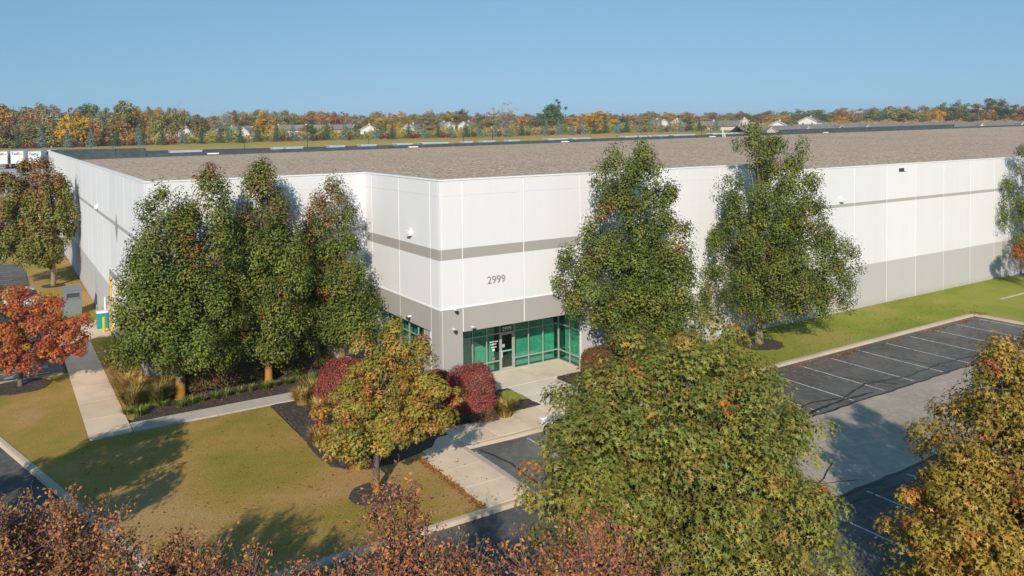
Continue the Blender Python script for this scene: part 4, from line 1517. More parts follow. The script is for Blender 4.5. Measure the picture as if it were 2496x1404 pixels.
oak_tree('oak_tree', 'bronze and gold oak filling the lower right corner', (14.35, 23.2, 0), [
    (-.2, 0, 3.5, 8.7, 1.2, 1.2, .4, .6, 1.2), (1.6, .2, 3.5, 9.2, 1.4, 1.3, .4, .6, 1.2), (0.4, 0, 1.2, 6.9, 2.8, 2.8, .42, .75, 1.6), (-1.5, -.3, .6, 4.9, 2.1, 2.0, .45, .75, 1.1), (2.5, 0, 1.4, 7.6, 2.0, 2.0, .45, .6, 1.0), (-.8, -1.2, .8, 4.8, 2.3, 1.8, .45, .7, 1.1)],
    1350, 56, 127, RGT, [30, 22, 28, 8, 14, 1.5], 0.148, 0.18, 7.4, cr=0.42, accents=(0.03, [(0.55, 0.10, 0.05), (0.5, 0.2, 0.03)]), every=4)
REDC = [(0.43, 0.095, 0.04), (0.48, 0.14, 0.04), (0.36, 0.075, 0.045), (0.46, 0.21, 0.035), (0.28, 0.21, 0.04)]
oak_tree('red_oak', 'red and orange oak at the left edge beside the side walk', tuple(G(50, 942)), [
    (.3, 0, 1.3, 5.7, 2.4, 2.2, .45, .65, 1.5), (2.1, .2, 1.6, 5.1, 2.0, 1.8, .5, .6, 1.3), (-1.3, 0, 1.4, 6.3, 2.0, 1.9, .5, .6, 1.3), (.2, -.6, 1.1, 3.6, 2.3, 1.7, .45, .6, 1.2)],
    480, 58, 131, REDC, [30, 28, 22, 12, 6], 0.17, 0.13, 4.6, cr=0.36, bark_m='bark_plain')
oak_tree('oak_tree', 'small orange tree at the right edge of the grass strip', tuple(U(55.4, -4.0)), [
    (0, 0, 1.5, 4.6, 1.4, 1.4, .45, .6, 1.0)], 90, 44, 139, [(0.33, 0.14, 0.03), (0.28, 0.15, 0.04), (0.4, 0.12, 0.03)], [1, 1, 1], 0.16, 0.1, 4.0, cr=0.36, bark_m='bark_plain')
# trees just outside the picture whose shadows lie on the lawn
oak_tree('oak_tree', 'green street oak whose shadow darkens the front lawn', tuple(U(-24.6, -9.8)), [
    (0, 0, 2.2, 9.8, 3.7, 3.7, .42, .6, 1.3)], 460, 50, 149, BIGC, [1, 1, 1, 1, 1], 0.22, 0.2, 8.0, cr=0.45, bark_m='bark_plain', kind='simple')
oak_tree('oak_tree', 'street oak further left shading the side drive', tuple(U(-33.0, -7.0)), [
    (0, 0, 2.2, 9.0, 2.9, 2.9, .42, .6, 1.1)], 240, 44, 151, BIGC, [1, 1, 1, 1, 1], 0.24, 0.2, 8.0, cr=0.45, bark_m='bark_plain', kind='simple')

# ---- crabapples along the bottom: bare twigs with small rusty leaves
CRAB = np.array([(0.37, 0.14, 0.07), (0.42, 0.17, 0.07), (0.31, 0.11, 0.068), (0.42, 0.21, 0.062), (0.25, 0.10, 0.066), (0.31, 0.21, 0.06)])


def crabapple(label, base, R, Hc, seed, nb=34, nt=30, leaves=17, tops=()):
    rng = np.random.default_rng(seed)
    root = empty('crabapple_tree', base)
    tag(root, label, 'tree', 'rusty crabapples along the bottom')
    mb = MB()
    mb.tube([(0, 0, -.1), (.05, 0, .8), (0, .05, 1.6)], [.18, .14, .12], 8)
    P, N, S, Cc = [], [], [], []
    for b in range(nb):
        an = rng.random() * 2 * np.pi
        el = rng.uniform(0.25, 1.45)
        ln = rng.uniform(.75, 1.0)
        tip = np.array([math.cos(an) * math.cos(el) * R * ln, math.sin(an) * math.cos(el) * R * ln, 1.5 + math.sin(el) * (Hc - 1.5) * ln])
        if b < len(tops):
            tip = np.array(tops[b], float)
        p0 = np.array([0, 0, rng.uniform(1.0, 1.7)])
        mid = p0 * .45 + tip * .55 + np.array([rng.normal() * .2, rng.normal() * .2, .35])
        r0 = rng.uniform(.03, .06)
        mb.tube([p0, mid, tip], [r0, r0 * .5, .006], 5, False)
        for k in range(nt):
            t = rng.uniform(.35, 1.0) ** .7
            q = (1 - t) ** 2 * p0 + 2 * t * (1 - t) * mid + t * t * tip
            dr = rng.normal(size=3) * .55 + np.array([math.cos(an) * .45, math.sin(an) * .45, .75])
            dr /= np.linalg.norm(dr)
            L = rng.uniform(.35, 1.0)
            e = q + dr * L
            bend = q + dr * L * .5 + rng.normal(size=3) * .05
            mb.tube([q, bend, e], [.011, .008, .004], 3, False)
            nl = int(leaves * rng.uniform(.5, 1.4))
            tt = rng.uniform(.05, 1.0, nl)[:, None]
            pp = q + dr * L * tt + rng.normal(size=(nl, 3)) * .075
            P.append(pp)
            N.append(rng.normal(size=(nl, 3)) * .7 + np.array([0, -.3, .7]))
            c = CRAB[rng.integers(0, 6)] if rng.random() < .6 else CRAB[rng.integers(0, 6)]
            cc = np.where(rng.random((nl, 1)) < .6, c[None, :], CRAB[rng.integers(0, 6, nl)]) * (1 + .25 * rng.normal(size=(nl, 1)))
            Cc.append(cc)
    P = np.concatenate(P); N = np.concatenate(N); Cc = np.clip(np.concatenate(Cc), .01, .8)
    S = .080 * (0.6 + 0.8 * rng.random(len(P)))
    leaf_object('crown', P, N, S, Cc, 'leaf_dull', root, 'simple', 0.55, seed + 1)
    mb.build('trunk', 'twig', root, True)


crabapple('rusty crabapple at the bottom left corner', (-10.2, 16.8, 0), 3.1, 6.7, 201, 74, 36, 22)
crabapple('rusty crabapple second from the left along the bottom edge', (-7.2, 16.0, 0), 2.9, 5.9, 207, 66, 36, 22)
crabapple('low rusty crabapple in the middle of the bottom edge', (-4.4, 15.6, 0), 2.7, 5.65, 229, 64, 36, 22)
crabapple('tallest rusty crabapple, its shoots before the mulch ring of the young oak', (-2.0, 16.0, 0), 2.6, 6.0, 211, 64, 36, 22, tops=((-.6, .3, 6.9), (-.9, .2, 6.6), (-.3, .5, 6.8)))
crabapple('rusty crabapple in front of the big green oak', (1.5, 15.4, 0), 2.9, 6.45, 223, 62, 35, 22)

# ==================================================================== SHRUBS, GRASSES, PERENNIALS
def shrub(name, label, base, rx, ry, h, seed, cols, w, n, leaf=.085, cat='shrub', group=None, rot=0.0, boxy=2.6, patch=None):
    rng = np.random.default_rng(seed)
    root = empty(name, base, rot)
    tag(root, label, cat, group)
    a = rng.normal(size=(n, 3))
    a[:, 2] = np.abs(a[:, 2]) * 1.0 - .25 * rng.random(n)
    s = (np.abs(a[:, 0]) ** boxy + np.abs(a[:, 1]) ** boxy + np.abs(a[:, 2]) ** boxy) ** (1 / boxy)
    d = a / s[:, None]
    ph = rng.random(4) * 6
    bump = 1 + .045 * np.sin(d[:, 0] * 5 + ph[0]) + .045 * np.sin(d[:, 1] * 6 + ph[1] + d[:, 2] * 4)
    rad = (1 - .16 * rng.random(n) ** 2 + .03 * rng.normal(size=n)) * bump
    P = d * rad[:, None] * np.array([rx, ry, h * .78]) + np.array([0, 0, h * .24])
    P[:, 2] = np.maximum(P[:, 2], .03)
    N = d + rng.normal(size=(n, 3)) * .5 + np.array([0, 0, .3])
    cols = np.array(cols)
    w = np.array(w, float) / np.sum(w)
    cell = (np.floor((P + 10) / .35).astype(int) * np.array([73856, 19349, 8349])).sum(1) % 997
    ck = np.random.default_rng(seed + 9).choice(len(cols), 997, p=w)[cell]
    mixm = rng.random(n) < .35
    ck[mixm] = rng.choice(len(cols), mixm.sum(), p=w)
    C = cols[ck] * (1 + .22 * rng.normal(size=(n, 1)))
    if patch is not None:
        pd, pc, thr = patch
        m = (d @ np.array(pd) > thr) & (rng.random(n) < .75)
        C[m] = np.array(pc) * (1 + .2 * rng.normal(size=(m.sum(), 1)))
    leaf_object('foliage', P, N, leaf * (.7 + .6 * rng.random(n)), np.clip(C, .006, .8), 'leaf_dull', root, 'simple', .6, seed + 1)
    mb = MB()
    for k in range(9):
        an = k * .7
        mb.tube([(0.08 * math.cos(an), .08 * math.sin(an), -.05), (rx * .45 * math.cos(an), ry * .45 * math.sin(an), h * .4), (rx * .75 * math.cos(an), ry * .75 * math.sin(an), h * .72)], [.03, .02, .006], 4, False)
    mb.build('stems', 'twig', root)
    return root


BURN = [(0.34, 0.075, 0.07), (0.29, 0.08, 0.065), (0.26, 0.105, 0.06), (0.38, 0.075, 0.075), (0.23, 0.13, 0.06)]
BW = [30, 26, 18, 14, 8]
shrub('burning_bush', 'large dark red burning bush left of the young oak', tuple(U(-4.1, 2.6, 0)), 1.8, 1.8, 2.15, 301, BURN, BW, 20000, .085, group='burning bushes at the entrance corner', patch=((.6, -.3, .6), (.42, .03, .045), .75))
shrub('burning_bush', 'red burning bush right against the entrance corner behind the oak', tuple(U(-0.9, -0.7, 0)), 1.35, 1.1, 1.75, 311, BURN, BW, 14000, .085, group='burning bushes at the entrance corner', patch=((0, -.5, .8), (.40, .03, .045), .75))
shrub('burning_bush', 'rounded red burning bush nearest the entry walk', tuple(U(0.25, -2.75, 0)), 1.3, 1.25, 2.4, 321, BURN, BW, 14000, .08, group='burning bushes at the entrance corner', patch=((-.6, -.5, .35), (.55, .02, .04), .82))
shrub('low_shrub', 'low brownish shrub at the foot of the right burning bush', tuple(U(0.0, -3.85, 0)), 1.0, .35, .6, 325, [(0.17, 0.09, 0.05), (0.2, 0.13, 0.06)], [1, 1], 2500, .07)
HED = [(0.12, 0.13, 0.035), (0.16, 0.13, 0.04), (0.19, 0.10, 0.045), (0.21, 0.075, 0.04)]
shrub('hedge', 'low clipped green and rust hedge between the first two pear trees', tuple(U(-9.2, 9.0, 0)), 2.1, .82, 1.75, 331, HED, [20, 26, 20, 14], 16000, .085, 'hedge', None, YB, 4.0, patch=((.9, -.2, .3), (.12, .135, .035), .55))
shrub('hedge', 'low green hedge under the second and third pear trees', tuple(U(-4.8, 9.3, 0)), 1.9, .55, 1.25, 337, HED, [30, 26, 10, 4], 8000, .085, 'hedge', None, YB, 4.0)
shrub('low_shrub', 'russet clipped shrub right of the entrance porch', tuple(U(9.7, -1.3, 0)), 1.0, 1.0, 1.5, 341, [(0.20, 0.085, 0.04), (0.23, 0.11, 0.05), (0.16, 0.09, 0.035), (0.26, 0.07, 0.04)], [3, 3, 2, 1], 8000, .08)
shrub('low_shrub', 'dark green clipped shrub behind the russet one by the wall', tuple(U(12.2, -1.2, 0)), 1.1, .9, 1.3, 343, HED, [5, 3, 1, 1], 7000, .08)

TAN = [(0.52, 0.32, 0.10), (0.45, 0.29, 0.08), (0.58, 0.38, 0.15), (0.34, 0.27, 0.07)]
OLV = [(0.20, 0.19, 0.05), (0.26, 0.19, 0.06), (0.15, 0.17, 0.04)]


def grass_clump(name, label, base, r, h, n, seed, cols, cat='grass', group=None, lean=.55, wid=.018):
    rng = np.random.default_rng(seed)
    an = rng.random(n) * 2 * np.pi
    rr = np.sqrt(rng.random(n)) * r * .45
    hh = h * rng.uniform(.55, 1.1, n)
    ln = lean * rng.uniform(.2, 1.2, n) * h
    b0 = np.stack([np.cos(an) * rr, np.sin(an) * rr, np.zeros(n)], 1)
    dirv = np.stack([np.cos(an), np.sin(an), np.zeros(n)], 1)
    side = np.stack([-np.sin(an), np.cos(an), np.zeros(n)], 1) * wid
    mid = b0 + dirv * (ln * .35)[:, None] + np.array([0, 0, 1]) * (hh * .7)[:, None]
    tip = b0 + dirv * ln[:, None] + np.array([0, 0, 1]) * (hh * rng.uniform(.75, 1.05, n))[:, None]
    V = np.stack([b0 - side, b0 + side, mid - side, mid + side, tip], 1).reshape(-1, 3)
    k = np.arange(n) * 5
    F = np.stack([np.stack([k, k + 1, k + 3], 1), np.stack([k, k + 3, k + 2], 1), np.stack([k + 2, k + 3, k + 4], 1)], 1).reshape(-1, 3)
    cols = np.array(cols)
    c = cols[rng.integers(0, len(cols), n)] * (1 + .2 * rng.normal(size=(n, 1)))
    o = tri_object(name, V, F, np.repeat(np.clip(c, .01, .8), 3, 0), 'leaf_dull', None, base)
    tag(o, label, cat, group)
    return o


gcl = [(-13.9, 8.1, 1.0, OLV + TAN[:1]), (-13.5, 9.4, 1.2, TAN), (-13.9, 10.6, 1.2, TAN), (-13.4, 11.8, 1.2, OLV), (-13.8, 13.0, 1.1, TAN), (-13.45, 14.3, 1.15, TAN + OLV), (-12.7, 8.0, 1.1, OLV), (-12.1, 9.2, 1.1, TAN), (-13.75, 15.7, 1.0, TAN)]
for k, (a, b, h, cc) in enumerate(sorted(gcl, key=lambda q: q[1])):
    grass_clump('ornamental_grass', 'tan feathery grass clump by the side walk, %s from the near end' % ORD[k], tuple(U(a, b, 0)), .8, h * 1.05, 1100, 400 + k, cc, 'grass clump', 'tan grasses beside the side walk', .6)
for k, (px, py, h, lab) in enumerate(((738, 985, .9, 'golden grass clump at the left end of the bed by the cross walk'), (762, 972, 1.1, 'olive grass clump at the left edge of the large burning bush'), (775, 1010, .8, 'tan grass clump under the left of the large burning bush'),
                                      (868, 1140, .95, 'tan grass clump at the near tip of the mulch bed'), (925, 1110, 1.0, 'tan grass clump behind the trunk of the young oak'), (1232, 1015, .9, 'olive gold grass clump at the entry walk edge'), (780, 1085, .8, 'tan grass clump on the left rim of the mulch bed'))):
    grass_clump('ornamental_grass', lab, tuple(G(px, py)), .7, h, 800, 430 + k, TAN if k not in (1, 5) else OLV + TAN[:1], 'grass clump', None, .6)
LIL = [(0.13, 0.20, 0.035), (0.17, 0.22, 0.05), (0.11, 0.15, 0.03), (0.25, 0.23, 0.09)]
lil = [(312, 1008), (330, 995), (350, 1002), (365, 985), (385, 978), (400, 990), (340, 1012), (440, 992), (466, 985), (492, 978), (524, 972), (552, 965), (583, 958), (612, 952), (648, 948), (672, 940), (700, 936), (728, 930), (757, 926), (720, 920)]
for k, (px, py) in enumerate(sorted(lil)):
    grass_clump('daylily', 'low green daylily tuft in the mulch by the cross walk, %s from the left' % ORD[k], tuple(G(px, py, .03)), .5, .34 + .06 * (k % 3), 110, 460 + k, LIL if k < 9 else LIL[1:], 'daylily', 'daylilies along the cross walk', 1.0, .014)
grass_clump('daylily', 'small green tuft at the corner of the entry walk', tuple(G(1258, 985, .03)), .4, .35, 120, 499, LIL, 'daylily', None, 1.0, .014)

# fallen leaves
rng = np.random.default_rng(77)
pts = []
for k in range(2600):
    a = rng.uniform(10, 42)
    b = -6.62 - abs(rng.normal()) * (.22 if rng.random() < .75 else 2.2)
    if math.sin(a * 1.3) + math.sin(a * .53 + 1) < rng.uniform(-1.6, 1.2) and b > -7.3:
        continue
    if b < -12.4:
        continue
    pts.append(U(a, b, AZ + .03))
for k in range(900):
    pts.append(U(rng.uniform(12, 45), rng.uniform(-5.8, -.3), .03))
for k in range(420):
    pts.append(U(-4.45 + rng.normal() * .12 + .0, rng.uniform(-11.7, -6.2), .05))
for k in range(700):
    pts.append(U(rng.uniform(-17, -3), rng.uniform(-11.5, 4), .03))
for k in range(260):
    pts.append(U(rng.uniform(7.2, 9.8), rng.uniform(-4.2, -.4), .05))
for k in range(300):
    pts.append(U(rng.uniform(-13, -1), rng.uniform(6, 9), .05))
for k in range(120):
    pts.append(U(42.3 + rng.normal() * .4, -6.2 + rng.normal() * .3, .05))
P = np.array(pts)
N = np.array([0, 0, 1.0]) + rng.normal(size=P.shape) * .25
cc = np.array([(0.42, 0.15, 0.04), (0.33, 0.12, 0.04), (0.45, 0.22, 0.07), (0.22, 0.11, 0.05)])[rng.integers(0, 4, len(P))]
o = leaf_object('fallen_leaves', P, N, .10 * (.6 + .8 * rng.random(len(P))), cc, 'leaf_dull', None, 'simple', .7, 5)
tag(o, 'scattered orange fallen leaves along the kerb and on the grass', 'leaves', kind='stuff')

# ==================================================================== BACKGROUND
def row_point(px, s):
    """ground point on the line s metres up-slope seen at picture column px"""
    k = (px - IMW / 2) / FPX
    Y = s / (ROWN[1] + ROWN[0] * k)
    X = k * Y
    return np.array([X, Y, float(terrain(np.array(X), np.array(Y)))])


# spruce: tiers of drooping fans
def spruce_mesh(seed):
    rng = np.random.default_rng(seed)
    P, N, S = [], [], []
    tiers = 13
    for t in range(tiers):
        f = t / (tiers - 1)
        R = 1.0 * (1 - f) ** .85 + .05
        z = .25 + f * 3.75
        m = int(10 + 34 * (1 - f))
        for k in range(m):
            an = rng.random() * 6.28
            for q in range(5):
                rr = R * (q + 1) / 5 * rng.uniform(.85, 1.12)
                P.append((math.cos(an) * rr, math.sin(an) * rr, z - .28 * rr + rng.normal() * .05))
                N.append((math.cos(an) * .5 + rng.normal() * .3, math.sin(an) * .5 + rng.normal() * .3, .8))
                S.append(.26 * (1 - f * .35))
    P, N, S = np.array(P), np.array(N), np.array(S)
    c = np.array([(0.9, 1, 1), (.7, .85, .8), (1.15, 1.2, 1.2)])[rng.integers(0, 3, len(P))]
    return P, N, S, c


sm = []
for k in range(3):
    P, N, S, c = spruce_mesh(500 + k)
    o = leaf_object('needles', P, N, S, c, 'leaf_far', None, 'simple', .45, k)
    sm.append(o.data)
    bpy.data.objects.remove(o)
mb = MB(); mb.tube([(0, 0, -.2), (0, 0, 4.0)], [.09, .01], 6); strunk = mb.mesh('trunk', 'bark_plain')
spx = [45, 100, 165, 222, 283, 338, 396, 446, 492, 537, 586, 630, 675, 715, 762, 797, 841, 918, 957, 997, 1035, 1069, 1101, 1137, 1170, 1207, 1237, 1272, 1333, 1363, 1395, 1417, 1450, 1476, 1508, 1528, 1560, 1581, 1611, 1632, 1660, 1681, 1705, 1747]
rr = random.Random(9)
for k, px in enumerate(spx):
    s = 274 + (0, 3, -1, 5)[k % 4]
    p = row_point(px, s)
    sc = rr.uniform(1.25, 1.6) * (1.1 if px < 900 else 1.0)
    root = empty('spruce_tree', tuple(p), rr.random() * 6)
    root.scale = (sc * 1.05, sc * 1.05, sc)
    tag(root, 'young blue spruce in the row beyond the roof, %s from the left' % ORD[k], 'spruce', 'blue spruces in the row beyond the roof')
    o = share('needles', sm[k % 3], root)
    g = rr.random()
    o.color = (.24 + .05 * g, .31 + .03 * g, .27 + .06 * rr.random(), 1) if g > .25 else (.12, .165, .085, 1)
    share('trunk', strunk, root)
# red shrubs in the row
P = np.random.default_rng(3).normal(size=(420, 3)); P /= np.linalg.norm(P, axis=1, keepdims=True)
P = P * np.random.default_rng(4).uniform(.7, 1.05, (420, 1)); N = P.copy(); P[:, 2] = P[:, 2] * .8 + .75
o = leaf_object('red_shrub', P, N, np.full(420, .26), np.random.default_rng(5).uniform(.6, 1.3, (420, 1)) * np.ones((1, 3)), 'leaf_far', None, 'simple', .7, 6)
rsm = o.data
bpy.data.objects.remove(o)
rpx = [63, 83, 184, 201, 302, 321, 409, 423, 690, 704, 775, 786, 852, 932, 944, 1008, 1018, 1081, 1093, 1155, 1218, 1287, 1347, 1411, 1462, 1517, 1571, 1625, 1674, 1716]
for k, px in enumerate(rpx):
    p = row_point(px, 273 + (k % 3))
    o = share('red_shrub', rsm, None, tuple(p), k, (.85, .85, .8 + .2 * (k % 3)))
    o.color = (.24, .05 + .015 * (k % 3), .055, 1)
    tag(o, 'small round crimson shrub in the spruce row, %s from the left' % ORD[k], 'shrub', 'crimson shrubs in the spruce row')

# broadleaf background trees: shared crowns tinted per tree
def far_crown(seed, n, dens, sparse=False):
    rng = np.random.default_rng(seed)
    lobes = [(rng.uniform(-.25, .25), rng.uniform(-.25, .25), .12, 1.0, .38, .38, .5, .55, 1.1)] + [(rng.uniform(-.3, .3), rng.uniform(-.3, .3), rng.uniform(.08, .3), rng.uniform(.65, .92), .26, .26, .5, .6, 1.1) for _ in range(4)]
    P, D = crown_clumps(lobes, n, seed, .75, .3)
    Q, N, ci = clump_leaves(P, D, dens, .075 if not sparse else .05, seed + 1, .9, .5, .6)
    sz = (.036 if not sparse else .026) * (.7 + .6 * rng.random(len(Q)))
    c = rng.uniform(.75, 1.25, (len(P), 1))[ci] * (1 + .18 * rng.normal(size=(len(Q), 1))) * np.ones((1, 3))
    c[:, 1] *= (1 + .12 * rng.normal(size=len(P)))[ci]
    o = leaf_object('crown', Q, N, sz, np.clip(c, .2, 2), 'leaf_far', None, 'simple', .8, seed + 2)
    me = o.data
    bpy.data.objects.remove(o)
    tr = ([(0, 0, -.02), (0, 0, .2), (.01, 0, .5), (0, .01, .85)], [.018, .014, .009, .002])
    lm = limb_mesh(tr, P, 3 if not sparse else 1, seed, .006, .15, .0012, 3).mesh('trunk', 'bark_pale' if sparse else 'bark_plain')
    return me, lm


FC = [far_crown(600 + 7 * k, 95, 34) for k in range(6)]
FS = [far_crown(700 + 7 * k, 75, 12, True) for k in range(3)]
TINT = {'orange': (.42, .225, .075), 'golden': (.60, .34, .04), 'brown': (.31, .215, .10), 'olive': (.28, .25, .085), 'green': (.16, .195, .065), 'darkgreen': (.11, .155, .06), 'russet': (.33, .165, .09), 'tan': (.38, .30, .17), 'yellowgreen': (.38, .34, .045), 'bare': (.42, .35, .26)}
WORD = {'orange': 'orange', 'golden': 'golden yellow', 'brown': 'brown', 'olive': 'olive', 'green': 'green', 'darkgreen': 'dark green', 'russet': 'russet', 'tan': 'tan', 'yellowgreen': 'yellow-green', 'bare': 'nearly bare pale'}


def far_tree(px, topy, halfw, colr, s, label, k):
    p = row_point(px, s)
    top = atdepth(px, topy, p[1])
    h = max(4.0, top[2] - p[2])
    w = halfw * 2 * p[1] / FPX
    root = empty('background_tree', tuple(p), k * 1.3)
    root.scale = (w / .72, w / .72, h)
    tag(root, label, 'tree', 'trees beyond the field')
    me, lm = FS[k % 3] if colr == 'bare' else FC[k % 6]
    o = share('crown', me, root)
    t = TINT[colr]
    r_ = random.Random(k)
    o.color = tuple(v * r_.uniform(.85, 1.15) for v in t) + (1,)
    share('trunk', lm, root)


notable = [
    (35, 240, 55, 'orange', 330, 'tall orange tree at the far left of the skyline'), (105, 252, 50, 'tan', 300, 'tan half-bare tree in the far left wood'), (175, 266, 24, 'golden', 288, 'bright golden tree at the edge of the left wood'),
    (222, 249, 45, 'green', 335, 'dark tree topping the wood right of the golden one'), (300, 231, 38, 'olive', 300, 'tallest olive tree in the left wood'), (393, 254, 35, 'olive', 315, 'olive tree standing apart right of the left wood'),
    (433, 238, 22, 'bare', 318, 'thin bare tree rising beside the olive one'), (490, 270, 28, 'olive', 315, 'olive tree left of the pale bare tree'), (540, 258, 28, 'bare', 335, 'pale bare tree above the leftmost houses'), (642, 266, 24, 'golden', 330, 'gold-brown narrow tree between the left houses'),
    (1225, 238, 36, 'bare', 372, 'big pale bare tree over the middle of the roof'), (1360, 234, 33, 'darkgreen', 392, 'tall rounded dark green tree on the middle skyline'), (1330, 285, 40, 'green', 330, 'broad green tree below the tall dark one'), (1465, 264, 42, 'golden', 352, 'broad golden tree right of the tall dark green one'),
    (1798, 290, 34, 'yellowgreen', 330, 'yellow-green tree just over the top of the tallest pear'), (1936, 296, 14, 'yellowgreen', 330, 'small yellow-green tree by the long grey roofs'),
    (2078, 256, 36, 'orange', 500, 'broad orange tree on the right skyline'), (2195, 254, 40, 'olive', 420, 'olive tree with thin top on the right skyline'), (2240, 264, 22, 'golden', 420, 'small golden tree on the right skyline'), (2278, 261, 20, 'golden', 400, 'bright yellow tree left of the tall green one'),
    (2325, 240, 33, 'green', 400, 'tall green tree on the right skyline'), (2386, 250, 35, 'russet', 390, 'russet rounded tree near the right edge'), (2438, 231, 42, 'green', 400, 'tallest green tree near the right edge'), (2488, 252, 34, 'orange', 380, 'orange tree at the right picture edge'), (20, 285, 40, 'brown', 290, 'brown scrubby tree at the left edge below the orange one'),
    (70, 285, 40, 'olive', 292, 'olive undergrowth tree behind the first spruces'), (255, 285, 38, 'brown', 292, 'brown tree in front of the tallest olive one'), (245, 312, 22, 'orange', 286, 'low orange tree at the wood edge by the fourth spruce'), (325, 318, 14, 'golden', 284, 'low golden tree at the right end of the left wood')]
cnt = {}
k = 0
for px, ty, hw, c, s, lab in notable:
    far_tree(px, ty, hw, c, s, lab, k)
    k += 1
fill = []
rr = random.Random(31)
px = -60
while px < 2560:
    base = 277 if px > 450 else 257
    base = base - 6 if 550 < px < 1150 else base
    base = base - 14 if px > 2100 else base
    base = base - 4 if 1950 < px <= 2100 else base
    for lay, (s0, s1) in enumerate(((430, 480), (520, 600))):
        fill.append((px + rr.uniform(-16, 16), base + rr.uniform(-11, 9) + (4 if lay == 0 else 0), rr.uniform(20, 32), rr.choice(['orange', 'olive', 'brown', 'green', 'golden', 'russet', 'tan', 'brown', 'olive']), rr.uniform(s0, s1)))
    px += 25
for j in range(46):   # low ones among the houses
    px = rr.uniform(370, 2480)
    fill.append((px, 298 - (px - 1248) * .008 + rr.uniform(-8, 12), rr.uniform(12, 22), rr.choice(['orange', 'golden', 'olive', 'green', 'brown', 'yellowgreen', 'darkgreen']), rr.uniform(315, 420)))
bycol = {}
for f_ in sorted(fill):
    bycol.setdefault(f_[3], []).append(f_)
for c, lst in bycol.items():
    for j, (px, ty, hw, cc, s) in enumerate(lst):
        far_tree(px, ty, hw, cc, s, '%s tree of the distant treeline, %s %s one from the left' % (WORD[c], ORD[j], WORD[c]), k)
        k += 1

# far wood on the horizon and the scrub behind the spruces: uncountable masses
def mass(name, label, s0, s1, px0, px1, n, h0, h1, size, cols, seed):
    rng = np.random.default_rng(seed)
    pxs = rng.uniform(px0, px1, n)
    s = rng.uniform(s0, s1, n)
    kx = (pxs - IMW / 2) / FPX
    Y = s / (ROWN[1] + ROWN[0] * kx)
    X = kx * Y
    Z = terrain(X, Y)
    hh = h0 + (h1 - h0) * (0.5 + .25 * np.sin(pxs * .045 + s * .05) + .25 * np.sin(pxs * .11 + 2)) * np.clip(.75 + .25 * rng.normal(size=n), .3, 1.2)
    P = np.stack([X, Y, Z + hh * rng.random(n) ** .7], 1)
    N = rng.normal(size=(n, 3)) * .6 + np.array([0, -.6, .6])
    cols = np.array(cols)
    ci = (np.floor(pxs / 22).astype(int) * 7 + np.floor(s / 12).astype(int) * 13) % 101
    ck = np.random.default_rng(seed + 1).integers(0, len(cols), 101)[ci]
    c = cols[ck] * (1 + .22 * rng.normal(size=(n, 1)))
    o = leaf_object(name, P, N, size * rng.uniform(.7, 1.3, n), np.clip(c, .01, .8), 'leaf_dull', None, 'simple', .85, seed + 2)
    tag(o, label, 'woodland', kind='stuff')


AUT = [TINT[c] for c in ('orange', 'brown', 'olive', 'green', 'tan', 'russet', 'brown', 'olive')]
mass('far_woodland', 'far autumn woodland along the horizon', 640, 860, -300, 2800, 36000, 6, 13, 1.5, AUT, 801)
mass('scrub', 'olive and rust scrub behind the spruce row', 284, 312, -150, 1900, 36000, 1.2, 4.6, .55, [TINT[c] for c in ('olive', 'green', 'olive', 'brown', 'yellowgreen', 'russet', 'green', 'tan')], 811)
mass('scrub', 'dense undergrowth of the wood at the far left', 288, 330, -250, 350, 16000, 3, 9, .6, [TINT[c] for c in ('olive', 'green', 'brown', 'orange', 'darkgreen', 'brown')], 821)
mass('scrub', 'olive scrub behind the far roofs on the right', 330, 380, 1750, 2800, 14000, 1.0, 3.5, .6, [TINT[c] for c in ('olive', 'orange', 'brown', 'tan')], 831)

# houses
def house(px, roofy, Y, w, d, rot, wallm, roofm, label, hz=None, wall=2.9, rise=2.0, gable=True, group=None):
    w, d = w * .85, d * .8
    p = atdepth(px, roofy, Y)
    z = p[2] - wall - rise
    root = empty('house', (p[0], p[1], z), rot)
    tag(root, label, 'house', group)
    mb = MB(); mb.box(-w / 2, w / 2, -d / 2, d / 2, -2, wall); mb.build('wall', wallm, root)
    o_ = .4
    # gables face along local y, ridge runs along y
    for y in (-d / 2, d / 2):
        g = MB()
        q = [(-w / 2, y, wall), (w / 2, y, wall), (0, y, wall + rise)]
        g.poly(q if y < 0 else q[::-1])
        g.build('gable', wallm, root)
    r = MB()
    for s in (-1, 1):
        q = [(s * (w / 2 + o_), -d / 2 - o_, wall - .2), (s * (w / 2 + o_), d / 2 + o_, wall - .2), (0, d / 2 + o_, wall + rise + .1), (0, -d / 2 - o_, wall + rise + .1)]
        r.poly(q if s > 0 else q[::-1])
        q = [(a, b, c + .18) for a, b, c in q]
        r.poly(q[::-1] if s < 0 else q)
    ro = r.build('roof', roofm, root)
    f = MB()
    for s in (-1, 1):
        f.tube([(s * (w / 2 + o_), -d / 2 - o_ - .05, wall - .1), (0, -d / 2 - o_ - .05, wall + rise + .2)], [.16, .16], 4)
    f.build('barge_board', 'house_white', root)
    c = MB(); c.box(-.35, .35, d * .1, d * .1 + .7, wall + rise - .6, wall + rise + .8); c.build('chimney', wallm, ro)
    for s in (-.25, .25):
        b = MB(); b.box(s * w - .5, s * w + .5, -d / 2 - .03, -d / 2 - .005, .9, 2.2); wi = b.build('window', 'house_white', root)
        b = MB(); b.box(s * w - .42, s * w + .42, -d / 2 - .04, -d / 2 - .031, .98, 2.12); b.build('window_pane', 'house_glass', wi)
    return root


